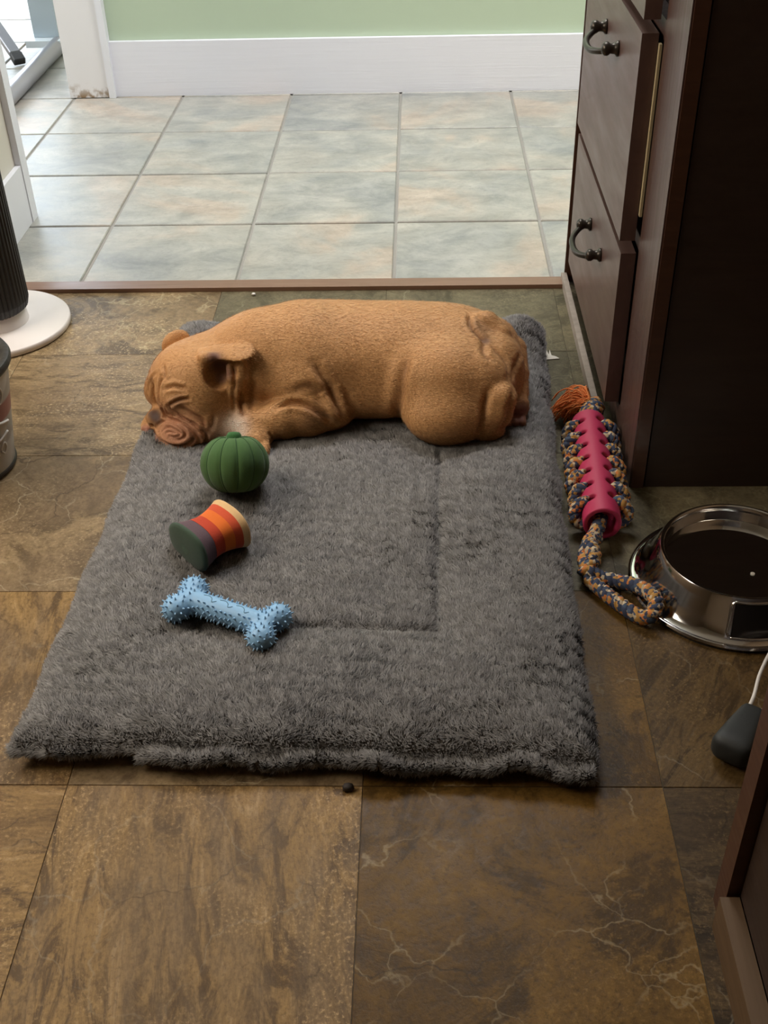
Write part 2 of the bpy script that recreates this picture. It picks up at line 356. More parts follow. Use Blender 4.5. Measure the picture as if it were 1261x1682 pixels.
X_,Y_=to_world(A_,B_); ZT=bed_top(AF,BF)-.0016*sst(np.minimum(BW-np.abs(AF),BL-np.abs(BF)),0,.02)
eb_=np.minimum(BW-np.abs(AF),BL-np.abs(BF)); qb=1-np.clip(eb_/.05,0,1); ZB=.023-.019*np.sqrt(np.clip(1-qb*qb,0,1))
def gridfaces(nu,nv,off=0,flip=False):
    i,j=np.meshgrid(np.arange(nu-1),np.arange(nv-1),indexing='ij'); k=(i*nv+j).ravel()+off
    F=np.stack([k,k+nv,k+nv+1,k+1],1); return F[:,::-1] if flip else F
VT=np.stack([X_,Y_,ZT],-1).reshape(-1,3); VB=np.stack([X_,Y_,ZB],-1).reshape(-1,3)
def plush(name,rough=.95):
    t=NT(name); v=t.n('ShaderNodeAttribute',attribute_name='tone').outputs['Fac']
    c=t.noise(t.coord(),9.,3); col=t.mixc(t.mapr(c,.35,.65,0.,1.),(.125,.118,.113),(.150,.139,.129))
    col=t.mixc(v,col,(.30,.285,.27)); t.p(Base_Color=col,Roughness=rough); t.b.inputs['Specular IOR Level'].default_value=.15
    t.b.inputs['Sheen Weight'].default_value=.08; t.b.inputs['Sheen Roughness'].default_value=.5; return t.m
M_PLUSH=plush('grey_plush')
bed=tag(empty('pet_bed',(BC[0],BC[1],0)),'grey plush rectangular pet bed with stitched border on the kitchen floor','pet bed')
cush=pyd('cushion',np.concatenate([VT,VB]),np.concatenate([gridfaces(NU,NV),gridfaces(NU,NV,len(VT),True)]),M_PLUSH,None,True); keep(cush,bed)
def fur(name, P, Nn, length, width, lean, mat, seed, flow=None, clump=.007):
    """short pile: one tapered two-segment blade per point, leaning with a clumped flow field"""
    r=np.random.RandomState(seed); n=len(P)
    cell=np.floor(P[:,:2]/clump+.35*np.sin(P[:,[1,0]]*260)).astype(np.int64); hsh=(cell[:,0]*73856093^cell[:,1]*19349663)&0xffff
    ca=(hsh/65535.*2-1)
    ang=flow(P)+ca*1.0+r.normal(0,.45,n)
    d=np.stack([np.cos(ang),np.sin(ang),np.zeros(n)],1); d-=Nn*(d*Nn).sum(1)[:,None]; d/=np.linalg.norm(d,axis=1)[:,None]+1e-9
    le=lean+r.normal(0,.12,n)+.12*np.sin(hsh*.37)
    L=length*r.uniform(.65,1.25,n)*(1+.14*np.sin(hsh*.91))
    t1=Nn*np.cos(le*.55)[:,None]+d*np.sin(le*.55)[:,None]; t2=Nn*np.cos(le*1.15)[:,None]+d*np.sin(le*1.15)[:,None]
    sd=np.cross(t1,Nn); sd/=np.linalg.norm(sd,axis=1)[:,None]+1e-9; w=(width*r.uniform(.7,1.3,n))[:,None]*.5
    mid=P+t1*(L*.5)[:,None]; tip=mid+t2*(L*.5)[:,None]; p0=P-Nn*.001
    V=np.stack([p0-sd*w,p0+sd*w,mid+sd*w*.85,mid-sd*w*.85,tip],1).reshape(-1,3)
    k=np.arange(n)*5; T=np.concatenate([np.stack([k,k+1,k+2],1),np.stack([k,k+2,k+3],1),np.stack([k+3,k+2,k+4],1)])
    me=bpy.data.meshes.new(name); fast(me,V,T)
    up=Nn*.55+np.cross(sd,t1)*.45; s2=np.where((up*Nn).sum(1)<0,-1,1)[:,None]; up=up*s2
    Ns=Nn*.5+np.array([0,0,.5]); nm=np.stack([Ns+sd*-.3,Ns+sd*.3,Ns+sd*.4+d*.15,Ns-sd*.4+d*.15,Ns+d*.3],1).reshape(-1,3); nm/=np.linalg.norm(nm,axis=1)[:,None]
    me.shade_smooth(); me.normals_split_custom_set_from_vertices(nm.astype(np.float32))
    at=me.attributes.new('tone','FLOAT','POINT'); at.data.foreach_set('value',np.repeat(np.clip(r.uniform(-.15,.75,n)+.28*np.sin(hsh*.53),0,1),5).astype(np.float32))
    o=link(name,me,mat); o['kind']='stuff'; return o
def bed_normals(a,b):
    h=.002; zx=(bed_top(a+h,b)-bed_top(a-h,b))/(2*h); zy=(bed_top(a,b+h)-bed_top(a,b-h))/(2*h)
    n=np.stack([-zx,-zy,np.ones_like(zx)],1); x=n[:,0]*cBA-n[:,1]*sBA; y=n[:,0]*sBA+n[:,1]*cBA; n=np.stack([x,y,n[:,2]],1); return n/np.linalg.norm(n,axis=1)[:,None]
NB=400000
u=rs.rand(NB); v=rs.rand(NB); fa=(2*u-1)*BW*.998; fb=(2*v-1)*BL*.998
pa,pb=plan(u*.998+.001,v*.998+.001); px,py=to_world(pa,pb); FP=np.stack([px,py,bed_top(fa,fb)],1); FN=bed_normals(fa,fb)
mk=~((np.hypot((FP[:,0]+.06)/.27,(FP[:,1]-.47)/.07)<1)); FP=FP[mk]; FN=FN[mk]
def flow(P): return 1.9+.45*np.sin(P[:,0]*11+P[:,1]*6)+.35*np.sin(P[:,1]*17-P[:,0]*9+1.3)+.5*np.sin(P[:,0]*47+2)*np.sin(P[:,1]*41)
pile=fur('plush_pile',FP,FN,.0074,.0010,.80,M_PLUSH,3,flow); keep(pile,bed)
# rim pile all round the edge seam, pointing outward
NR=42000; s=rs.rand(NR)*4; side=s.astype(int); tt=s-side
ru=np.select([side==0,side==1,side==2],[tt,np.ones(NR),tt],np.zeros(NR)); rv=np.select([side==0,side==1,side==2],[np.zeros(NR),tt,np.ones(NR)],tt)
ra,rb=plan(ru,rv); rx,ry=to_world(ra,rb); on=np.stack([np.select([side==1,side==3],[1.,-1.],0.),np.select([side==0,side==2],[-1.,1.],0.)],1)
onw=np.stack([on[:,0]*cBA-on[:,1]*sBA,on[:,0]*sBA+on[:,1]*cBA],1); el=rs.uniform(-.9,1.1,NR)
RN=np.stack([onw[:,0]*np.cos(el),onw[:,1]*np.cos(el),np.sin(el)],1); RP=np.stack([rx,ry,np.full(NR,.023)],1)+RN*.003; RP[:,:2]-=onw*.004
rim=fur('edge_pile',RP,RN,.0095,.0011,.8,M_PLUSH,5,flow); keep(rim,bed)
# piping along the front seam
fu=np.linspace(.22,.995,90); qa,qb2=plan(fu,np.zeros(90)); qx,qy=to_world(qa,qb2)
pz=.020+.004*np.sin(fu*23)+.003*np.sin(fu*51+1)
PQ=np.stack([qx,qy-.004+.0025*np.sin(fu*37),pz],1)
pip=tubes('piping',[(PQ,.0065+.0012*np.sin(fu*60))],M_PLUSH,None,10); keep(pip,bed)
NP_=16000; k=rs.randint(0,89,NP_); fr=rs.rand(NP_)[:,None]; base=PQ[k]*(1-fr)+PQ[k+1]*fr; an=rs.uniform(-.7,2.6,NP_)
PN=np.stack([np.zeros(NP_),-np.cos(an),np.sin(an)],1)
pp=fur('piping_pile',base+PN*.0055,PN,.0085,.0012,.75,M_PLUSH,9,flow); keep(pp,bed)
def bz(x,y):
    a,b=to_local(np.array([x]),np.array([y])); return float(bed_top(a,b)[0])

# ---------------------------------------------------------------- sleeping puppy
class Field:
    """signed-distance sculpting on a grid, turned into a quad mesh by surface nets"""
    def __init__(self,lo,hi,h):
        self.lo=np.array(lo,float);self.h=h
        self.n=np.ceil((np.array(hi,float)-self.lo)/h).astype(int)
        self.ax=[(self.lo[i]+h*np.arange(self.n[i])).astype(np.float32) for i in range(3)]
        self.D=np.full(self.n,1.0,np.float32)
    def win(self,c,r):
        s=[]
        for i in range(3):
            a=int(max(0,np.floor((c[i]-r[i]-self.lo[i])/self.h)));b=int(min(self.n[i],np.ceil((c[i]+r[i]-self.lo[i])/self.h)+1))
            if a>=b:return None
            s.append(slice(a,b))
        return tuple(s)
    def grid(self,s): return np.stack(np.meshgrid(*[self.ax[i][s[i]] for i in range(3)],indexing='ij'),-1)
    def mix(self,s,d,k,sub):
        o=self.D[s]
        if sub:
            d=-d; t=np.clip(.5-.5*(o-d)/k,0,1); self.D[s]=o*(1-t)+d*t+k*t*(1-t)
        else:
            t=np.clip(.5+.5*(o-d)/k,0,1); self.D[s]=o*(1-t)+d*t-k*t*(1-t)
    def ell(self,c,r,k=.02,M=None,sub=False):
        c=np.array(c,float);r=np.array(r,float);R=np.eye(3) if M is None else M
        s=self.win(c,np.sqrt(((R*r)**2).sum(1))+k+.02)
        if s is None:return
        q=((self.grid(s)-c.astype(np.float32))@R.astype(np.float32))
        k0=np.linalg.norm(q/r,axis=-1);k1=np.linalg.norm(q/(r*r),axis=-1)+1e-9
        self.mix(s,(k0*(k0-1)/k1).astype(np.float32),k,sub)
    def cap(self,a,b,ra,rb,k=.02,sub=False):
        a=np.array(a,float);b=np.array(b,float);m=(a+b)/2
        s=self.win(m,np.abs(b-a)/2+max(ra,rb)+k+.02)
        if s is None:return
        q=self.grid(s)-a;ba=b-a;t=np.clip((q@ba)/(ba@ba),0,1)
        self.mix(s,(np.linalg.norm(q-t[...,None]*ba,axis=-1)-(ra+(rb-ra)*t)).astype(np.float32),k,sub)
    def chain(self,pts,rs,k=.02,sub=False):
        for i in range(len(pts)-1): self.cap(pts[i],pts[i+1],rs[i],rs[i+1],k,sub)
    def nets(self):
        D,n,lo,h=self.D,self.n,self.lo,self.h
        # surface nets
        ins=D<0
        c=np.zeros(np.array(n)-1,np.int8)
        for i in (0,1):
            for j in (0,1):
                for k in (0,1): c+=ins[i:n[0]-1+i,j:n[1]-1+j,k:n[2]-1+k]
        act=(c>0)&(c<8); idx=np.full(c.shape,-1,np.int64); cells=np.argwhere(act); idx[act]=np.arange(len(cells))
        acc=np.zeros((len(cells),3));cnt=np.zeros(len(cells))
        offs=[(i,j,k) for i in (0,1) for j in (0,1) for k in (0,1)]
        for a in offs:
            for d in range(3):
                if a[d]: continue
                b=list(a);b[d]=1
                va=D[tuple((cells+a).T)];vb=D[tuple((cells+b).T)];m=(va<0)!=(vb<0)
                t=va[m]/(va[m]-vb[m]);q=np.repeat(np.array([a],float),m.sum(),0);q[:,d]+=t
                acc[m]+=q;cnt[m]+=1
        V=lo+h*(cells+acc/cnt[:,None])
        F=[]
        for d in range(3):
            e1,e2=(d+1)%3,(d+2)%3
            sl=[slice(1,n[i]-1) for i in range(3)];A=np.zeros(n,bool)
            o=[slice(None)]*3;o2=[slice(None)]*3;o[d]=slice(0,n[d]-1);o2[d]=slice(1,n[d])
            ch=np.zeros(n,bool);ch[tuple(o)]=ins[tuple(o)]!=ins[tuple(o2)]
            pts=np.argwhere(ch);ok=(pts[:,e1]>0)&(pts[:,e2]>0)&(pts[:,e1]<n[e1]-1)&(pts[:,e2]<n[e2]-1);pts=pts[ok]
            def at(x,y):
                q=pts.copy();q[:,e1]-=x;q[:,e2]-=y;return idx[tuple(q.T)]
            quad=np.stack([at(1,1),at(0,1),at(0,0),at(1,0)],1)
            flip=~ins[tuple(pts.T)]
            quad[flip]=quad[flip][:,::-1]
            F.append(quad)
        F=np.concatenate(F);F=F[(F>=0).all(1)]
        return V,F

def dog_surface(h=0.0019):
    fd=Field((-.43,.27,.03),(.27,.64,.235),h);ell,cap,chain=fd.ell,fd.cap,fd.chain
    f=np.array([-.78,-.60,-.30]);f/=np.linalg.norm(f)
    l=np.array([.6,-.78,0.]);l-=f*(f@l);l/=np.linalg.norm(l)
    u=np.cross(f,l);ra=.30;l,u=l*np.cos(ra)+u*np.sin(ra),u*np.cos(ra)-l*np.sin(ra)
    HO=np.array([-.310,.411,.108]);HM=np.stack([f,l,u],1)
    def hp(p): return HO+HM@np.array(p,float)
    def rz(a):
        c,s=np.cos(a),np.sin(a);return np.array([[c,-s,0],[s,c,0],[0,0,1]])
    def ry(a):
        c,s=np.cos(a),np.sin(a);return np.array([[c,0,s],[0,1,0],[-s,0,c]])
    def rx(a):
        c,s=np.cos(a),np.sin(a);return np.array([[1,0,0],[0,c,-s],[0,s,c]])
    # trunk
    ell((-.06,.485,.117),(.16,.110,.080),.03)
    ell((-.135,.472,.115),(.105,.110,.082),.03)
    ell((.06,.485,.114),(.135,.116,.077),.03)
    ell((.125,.475,.106),(.09,.112,.070),.03)
    ell((-.03,.42,.085),(.13,.055,.04),.03)          # belly roll
    # neck
    chain([(-.15,.465,.125),(-.21,.455,.12),(-.27,.445,.108)],[.080,.076,.068],.03)
    # shoulder, foreleg
    ell((-.125,.395,.105),(.066,.045,.050),.012,ry(.5))
    chain([(-.095,.375,.080),(-.125,.362,.076),(-.165,.352,.073),(-.212,.342,.066)],[.036,.034,.030,.025],.010)
    ell((-.086,.374,.078),(.036,.03,.03),.010)
    ell((-.205,.325,.060),(.024,.03,.018),.012,rz(.45))
    for i in range(4):
        a=np.array([-.222+.011*i,.310-.003*i,.057]);cap(a,a+np.array([.001,-.014,-.003]),.0085,.0075,.003)
    # far foreleg
    chain([(-.20,.52,.08),(-.27,.50,.07),(-.31,.49,.064)],[.035,.026,.024],.015)
    # chest between legs
    ell((-.235,.375,.066),(.055,.045,.030),.015)
    # near hind leg: thigh, hock, foot
    ell((.102,.388,.108),(.086,.064,.070),.030,ry(.15))
    ell((.096,.342,.082),(.066,.048,.044),.025)
    ell((.152,.385,.105),(.05,.05,.06),.015)
    chain([(.176,.350,.110),(.169,.344,.09),(.156,.337,.070)],[.027,.027,.024],.006)
    ell((.156,.337,.060),(.030,.020,.018),.006)
    # rump bulges, far hind leg
    ell((.176,.44,.110),(.046,.055,.060),.012)
    ell((.180,.50,.105),(.040,.06,.058),.012)
    ell((.168,.43,.118),(.034,.035,.035),.004)
    chain([(.206,.50,.112),(.209,.46,.09),(.211,.43,.07)],[.024,.022,.019],.004)
    ell((.204,.404,.064),(.025,.030,.024),.006)
    for i in range(3):
        a=np.array([.194+.011*i,.380,.056]);cap(a,a+np.array([0,-.012,-.002]),.007,.0065,.003)
    # screw tail
    ell((.145,.49,.166),(.022,.024,.018),.004,ry(.3))
    chain([(.160,.485,.168),(.180,.47,.155),(.190,.46,.135)],[.022,.020,.014],.004)
    # head
    ell(hp((0,0,.010)),(.070,.076,.058),.02,HM)
    for s in (-1,1):
        ell(hp((.012,s*.050,-.022)),(.05,.034,.042),.02,HM)
        ell(hp((.046,s*.034,.008)),(.028,.028,.026),.015,HM)
        ell(hp((.064,s*.038,-.046)),(.040,.040,.034),.008,HM)
        ell(hp((.030,s*.062,-.050)),(.032,.022,.024),.012,HM)
    ell(hp((.084,-.034,-.050)),(.036,.038,.033),.008,HM)
    ell(hp((.076,.022,-.051)),(.034,.034,.034),.008,HM)
    ell(hp((.066,0,-.020)),(.026,.040,.022),.008,HM)
    ell(hp((.086,0,-.016)),(.014,.023,.015),.004,HM)
    ell(hp((.072,0,-.068)),(.034,.034,.014),.006,HM)
    for s in (-1,1): ell(hp((.099,s*.010,-.018)),(.007,.0060,.005),.002,HM,True)
    chain([hp((.058,0,.030)),hp((.070,0,.004))],[.007,.006],.012,True)   # furrow over the muzzle
    cap(hp((.105,0,-.035)),hp((.103,0,-.06)),.004,.003,.005,True)          # split between the lips
    ell(hp((.050,.046,.004)),(.016,.018,.013),.006,HM)
    ell(hp((.050,-.046,.004)),(.016,.018,.013),.006,HM)
    # throat
    ell((-.262,.355,.058),(.05,.03,.022),.012)
    # near ear: mound, cavity, folded flap
    e=lambda a,b,c:hp((a,b,c))
    ell((-.252,.388,.136),(.036,.024,.040),.012)
    ell((-.257,.361,.150),(.025,.022,.024),.004,None,True)
    A1=np.array([1,-.05,.03]);A3=np.array([-.03,-.16,1]);A3-=A1*(A1@A3)/(A1@A1);A1/=np.linalg.norm(A1);A3/=np.linalg.norm(A3);A2=np.cross(A3,A1);EM=np.stack([A1,A2,A3],1)
    ell((-.250,.384,.177),(.042,.020,.0048),.004,EM)
    ell((-.228,.380,.178),(.026,.022,.0048),.004,EM)
    chain([(-.288,.380,.160),(-.281,.374,.171),(-.268,.370,.176)],[.007,.007,.006],.008)
    chain([(-.222,.374,.166),(-.226,.368,.140),(-.238,.364,.114)],[.007,.008,.007],.008)
    chain([(-.244,.372,.158),(-.243,.366,.140),(-.247,.366,.124)],[.0045,.005,.0045],.004)
    # far ear
    ell(e(-.022,-.066,.050),(.026,.010,.020),.008,HM)
    fd.D=np.maximum(fd.D,(.043-fd.ax[2])[None,None,:]).astype(np.float32)
    V,F=fd.nets()
    return V,F,hp,HM

def normals(V,F):
    a=V[F[:,2]]-V[F[:,0]];b=V[F[:,3]]-V[F[:,1]];fn=np.cross(a,b)
    N=np.zeros_like(V)
    for k in range(4): np.add.at(N,F[:,k],fn)
    return N/(np.linalg.norm(N,axis=1,keepdims=True)+1e-12)
def smooth(V,F,it=2):
    E=np.concatenate([F[:,[i,(i+1)%4]] for i in range(4)])
    for _ in range(it):
        S=np.zeros_like(V);c=np.zeros(len(V))
        np.add.at(S,E[:,0],V[E[:,1]]);np.add.at(c,E[:,0],1);np.add.at(S,E[:,1],V[E[:,0]]);np.add.at(c,E[:,1],1)
        V=V*.5+.5*S/c[:,None]
    return V

def sculpt(V,N,L,PT):
    disp=np.zeros(len(V));col=np.tile(np.array([.52,.275,.112]),(len(V),1))
    for n,pts,w,dp,rg in L:
        P=np.array(pts);Q=[]
        for i in range(len(P)-1):   # Catmull-Rom resample
            p0=P[max(i-1,0)];p1=P[i];p2=P[i+1];p3=P[min(i+2,len(P)-1)]
            for t in np.arange(0,1,.1): Q.append(.5*((2*p1)+(p2-p0)*t+(2*p0-5*p1+4*p2-p3)*t*t+(3*p1-p0-3*p2+p3)*t**3))
        Q.append(P[-1]);Q=np.array(Q);m=np.where(((V>Q.min(0)-.03)&(V<Q.max(0)+.03)).all(1))[0]
        D2=((V[m][:,None]-Q[None])**2).sum(-1);j=D2.argmin(1);d=np.sqrt(D2[np.arange(len(m)),j]);tt=j/(len(Q)-1)
        fade=np.clip(np.minimum(tt,1-tt)/.15,.25,1)
        g=np.exp(-(d/w)**2)
        disp[m]+=fade*(-dp*g+rg*np.exp(-((d-2.1*w)/(1.1*w))**2))
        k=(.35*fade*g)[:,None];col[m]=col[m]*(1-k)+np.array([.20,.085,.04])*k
    for c,r,rgb,s in PT:
        k=(s*np.exp(-(((V-np.array(c))**2).sum(1)/r**2)**1.5))[:,None];col=col*(1-k)+np.array(rgb)*k
    return V+N*disp[:,None],col

DOG_LINES,DOG_PAINT=json.loads('''[[["eye", [[-0.3368, 0.329, 0.1132], [-0.3264, 0.3283, 0.1201], [-0.3151, 0.3302, 0.1239], [-0.3036, 0.331, 0.1247]], 0.0024, 0.0042, 0.0022], ["undereye", [[-0.3378, 0.3294, 0.1126], [-0.3283, 0.3274, 0.1031], [-0.317, 0.3245, 0.0938], [-0.3017, 0.3189, 0.0875], [-0.288, 0.314, 0.0751]], 0.0027, 0.0055, 0.003], ["nosefold", [[-0.3489, 0.3359, 0.1088], [-0.3472, 0.3398, 0.0875], [-0.3304, 0.3255, 0.0887], [-0.3112, 0.3166, 0.0864], [-0.2979, 0.3112, 0.0765], [-0.2904, 0.311, 0.0632]], 0.0026, 0.0055, 0.003], ["browcrease", [[-0.3485, 0.3629, 0.1461], [-0.3526, 0.3512, 0.1312], [-0.3534, 0.3431, 0.1203], [-0.3508, 0.3378, 0.1088]], 0.003, 0.0055, 0.0025], ["brow2", [[-0.3427, 0.3441, 0.1345], [-0.3271, 0.3423, 0.1401], [-0.3094, 0.3386, 0.1381]], 0.003, 0.0028, 0.0016], ["forehead1", [[-0.3469, 0.3774, 0.1578], [-0.3427, 0.3612, 0.1497], [-0.3462, 0.3557, 0.1419]], 0.003, 0.0018, 0.001], ["forehead2", [[-0.3592, 0.3753, 0.1451], [-0.3768, 0.3877, 0.1196], [-0.3813, 0.3868, 0.1032]], 0.003, 0.0018, 0.001], ["swirl1", [[-0.3613, 0.3384, 0.0714], [-0.3498, 0.335, 0.0809], [-0.3302, 0.3203, 0.0864], [-0.3151, 0.3108, 0.0823], [-0.3113, 0.3052, 0.0746], [-0.3208, 0.3018, 0.0688], [-0.3384, 0.3064, 0.0672]], 0.0022, 0.0036, 0.0018], ["swirl2", [[-0.3516, 0.3221, 0.0709], [-0.3384, 0.3179, 0.0808], [-0.3228, 0.3082, 0.0793], [-0.3188, 0.3047, 0.075], [-0.329, 0.3043, 0.0716], [-0.3437, 0.3126, 0.0711]], 0.002, 0.0032, 0.0015], ["swirl3", [[-0.3575, 0.3215, 0.0601], [-0.3434, 0.3074, 0.0576], [-0.3226, 0.3001, 0.0576], [-0.3056, 0.3032, 0.0614], [-0.2979, 0.3086, 0.0708]], 0.0024, 0.0038, 0.002], ["mouth", [[-0.392, 0.3631, 0.0433], [-0.3872, 0.3698, 0.043], [-0.368, 0.3413, 0.0556], [-0.3576, 0.3195, 0.0544], [-0.35, 0.3121, 0.0519]], 0.0028, 0.0055, 0.002], ["jowlback", [[-0.2878, 0.3157, 0.0792], [-0.2811, 0.3152, 0.0651], [-0.2873, 0.3175, 0.0507]], 0.003, 0.0045, 0.0025], ["swirl0", [[-0.3425, 0.3138, 0.0738], [-0.3342, 0.3103, 0.0771], [-0.3265, 0.3067, 0.0765]], 0.0018, 0.003, 0.001], ["fold3", [[-0.3189, 0.3264, 0.1145], [-0.3013, 0.3232, 0.1023], [-0.2866, 0.3217, 0.0918], [-0.2789, 0.3179, 0.0785]], 0.003, 0.0032, 0.002], ["jaw", [[-0.2676, 0.3302, 0.0956], [-0.2725, 0.3214, 0.081], [-0.2799, 0.3156, 0.0697]], 0.004, 0.002, 0.001], ["neck", [[-0.2295, 0.3584, 0.1355], [-0.2321, 0.3665, 0.105], [-0.2276, 0.3546, 0.0936], [-0.2214, 0.3343, 0.0891]], 0.004, 0.005, 0.002], ["neck2", [[-0.2144, 0.3706, 0.128], [-0.2144, 0.3709, 0.1016], [-0.2143, 0.3452, 0.093]], 0.006, 0.0015, 0.001], ["earback", [[-0.2332, 0.3723, 0.1613], [-0.2347, 0.3609, 0.1391], [-0.2391, 0.3569, 0.1109], [-0.2372, 0.347, 0.0916]], 0.003, 0.003, 0.002], ["armtop", [[-0.1708, 0.3388, 0.102], [-0.1516, 0.3465, 0.1057], [-0.1289, 0.3418, 0.1064], [-0.1099, 0.3375, 0.0993], [-0.0945, 0.3373, 0.0861], [-0.0813, 0.3414, 0.0709]], 0.0045, 0.0065, 0.003], ["shoulder", [[-0.1118, 0.3779, 0.1596], [-0.0971, 0.3667, 0.1386], [-0.0831, 0.3598, 0.1147], [-0.0733, 0.3484, 0.096]], 0.006, 0.0035, 0.0018], ["shoulder2", [[-0.146, 0.3542, 0.1241], [-0.118, 0.3554, 0.129], [-0.0996, 0.3555, 0.1174]], 0.006, 0.002, 0.001], ["wrist", [[-0.1826, 0.3151, 0.0704], [-0.179, 0.3154, 0.0599], [-0.1813, 0.3039, 0.0576]], 0.003, 0.003, 0.001], ["armpit", [[-0.0895, 0.3629, 0.1254], [-0.0774, 0.3521, 0.1037], [-0.07, 0.3452, 0.0765]], 0.006, 0.0045, 0.002], ["belly", [[-0.0669, 0.3649, 0.11], [-0.059, 0.3551, 0.0878], [-0.0538, 0.3687, 0.0624]], 0.008, 0.002, 0.001], ["flank", [[0.0345, 0.3849, 0.1643], [0.0276, 0.3666, 0.1462], [0.0223, 0.3555, 0.1151], [0.0186, 0.3576, 0.0859], [0.0174, 0.3849, 0.0542]], 0.008, 0.0045, 0.002], ["hock", [[0.1563, 0.3367, 0.1305], [0.1498, 0.3229, 0.1063], [0.1463, 0.3112, 0.086], [0.1391, 0.3086, 0.0689]], 0.005, 0.0045, 0.001], ["hock2", [[0.195, 0.3534, 0.1288], [0.1922, 0.3295, 0.1165], [0.1879, 0.3228, 0.0918], [0.1772, 0.3199, 0.0745]], 0.005, 0.0035, 0.001], ["tail1", [[0.1334, 0.4856, 0.185], [0.1333, 0.4553, 0.1829], [0.1427, 0.4363, 0.1769], [0.1548, 0.4228, 0.1704]], 0.004, 0.006, 0.002], ["rump1", [[0.1532, 0.4204, 0.1705], [0.1523, 0.3849, 0.1693], [0.1636, 0.3737, 0.1633]], 0.005, 0.003, 0.001], ["rump2", [[0.1638, 0.4096, 0.1658], [0.182, 0.3969, 0.1555], [0.1898, 0.3793, 0.1443], [0.1882, 0.3603, 0.1355]], 0.005, 0.0025, 0.001], ["farleg", [[0.2118, 0.4286, 0.1455], [0.2002, 0.3982, 0.1374], [0.1948, 0.3696, 0.1303]], 0.005, 0.003, 0.001]], [[[-0.3558, 0.3462, 0.1025], 0.012, [0.2, 0.1, 0.06], 0.5], [[-0.3322, 0.3074, 0.0747], 0.045, [0.5, 0.245, 0.15], 0.8], [[-0.3018, 0.3086, 0.0746], 0.03, [0.5, 0.25, 0.15], 0.6], [[-0.3795, 0.3555, 0.0434], 0.014, [0.42, 0.17, 0.15], 0.9], [[-0.3667, 0.3318, 0.0444], 0.014, [0.38, 0.14, 0.12], 0.8], [[-0.3926, 0.3644, 0.0433], 0.012, [0.4, 0.18, 0.15], 0.7], [[-0.3188, 0.3293, 0.1225], 0.01, [0.22, 0.11, 0.06], 0.55], [[-0.3311, 0.327, 0.1134], 0.01, [0.2, 0.1, 0.05], 0.5], [[-0.2598, 0.3822, 0.1556], 0.018, [0.13, 0.06, 0.048], 0.95], [[-0.2636, 0.3643, 0.1773], 0.014, [0.12, 0.055, 0.045], 0.9], [[-0.2479, 0.368, 0.1487], 0.012, [0.24, 0.12, 0.095], 0.8], [[-0.2599, 0.377, 0.1339], 0.01, [0.16, 0.075, 0.06], 0.8], [[-0.2398, 0.327, 0.0717], 0.026, [0.78, 0.64, 0.54], 0.97], [[-0.2373, 0.3238, 0.0614], 0.022, [0.78, 0.64, 0.54], 0.97], [[-0.2597, 0.3234, 0.0614], 0.02, [0.7, 0.5, 0.38], 0.8], [[0.2149, 0.3778, 0.0688], 0.02, [0.13, 0.05, 0.04], 0.9], [[0.2074, 0.3678, 0.06], 0.018, [0.16, 0.06, 0.045], 0.8], [[0.1491, 0.4513, 0.178], 0.024, [0.24, 0.12, 0.055], 0.6], [[0.1563, 0.4247, 0.1704], 0.009, [0.1, 0.045, 0.025], 0.8], [[-0.1157, 0.3304, 0.0916], 0.02, [0.3, 0.16, 0.09], 0.4], [[-0.1752, 0.3232, 0.0546], 0.012, [0.12, 0.06, 0.04], 0.6], [[-0.3662, 0.3495, 0.0833], 0.013, [0.05, 0.026, 0.02], 0.95], [[-0.3721, 0.3603, 0.0829], 0.011, [0.06, 0.03, 0.024], 0.9], [[-0.3606, 0.343, 0.0805], 0.009, [0.06, 0.03, 0.024], 0.8]]]''')
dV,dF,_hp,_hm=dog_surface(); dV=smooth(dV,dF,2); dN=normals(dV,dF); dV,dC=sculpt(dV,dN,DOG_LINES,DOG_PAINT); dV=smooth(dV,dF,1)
t=NT('tan_puppy_coat'); base=t.n('ShaderNodeAttribute',attribute_name='coat').outputs['Color']
c=t.coord(); n1=t.noise(c,13.,4,.6,.5); n2=t.noise(t.n('ShaderNodeMapping',i_Vector=c,i_Scale=(.22,1.,1.)).outputs[0],330.,4,.7,.4)
colr=t.mixc(t.mapr(n1,.35,.68,0.,.55),base,t.mixc(1.,base,(.74,.62,.50),'MULTIPLY'))
colr=t.mixc(t.mapr(n2,.35,.65,.0,.28),colr,t.mixc(1.,base,(1.45,1.5,1.6),'MULTIPLY'))
t.p(Base_Color=colr,Roughness=.62); t.b.inputs['Specular IOR Level'].default_value=.28; t.b.inputs['Sheen Weight'].default_value=.12; t.b.inputs['Sheen Roughness'].default_value=.4
t.bump(t.math('ADD',t.math('MULTIPLY',n2,.6),n1),.40,.0014)
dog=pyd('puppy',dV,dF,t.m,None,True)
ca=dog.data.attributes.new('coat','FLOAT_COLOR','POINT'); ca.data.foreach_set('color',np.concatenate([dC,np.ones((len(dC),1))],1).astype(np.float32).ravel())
tag(dog,'tan wrinkled bulldog puppy asleep on its belly on the grey plush bed','dog')

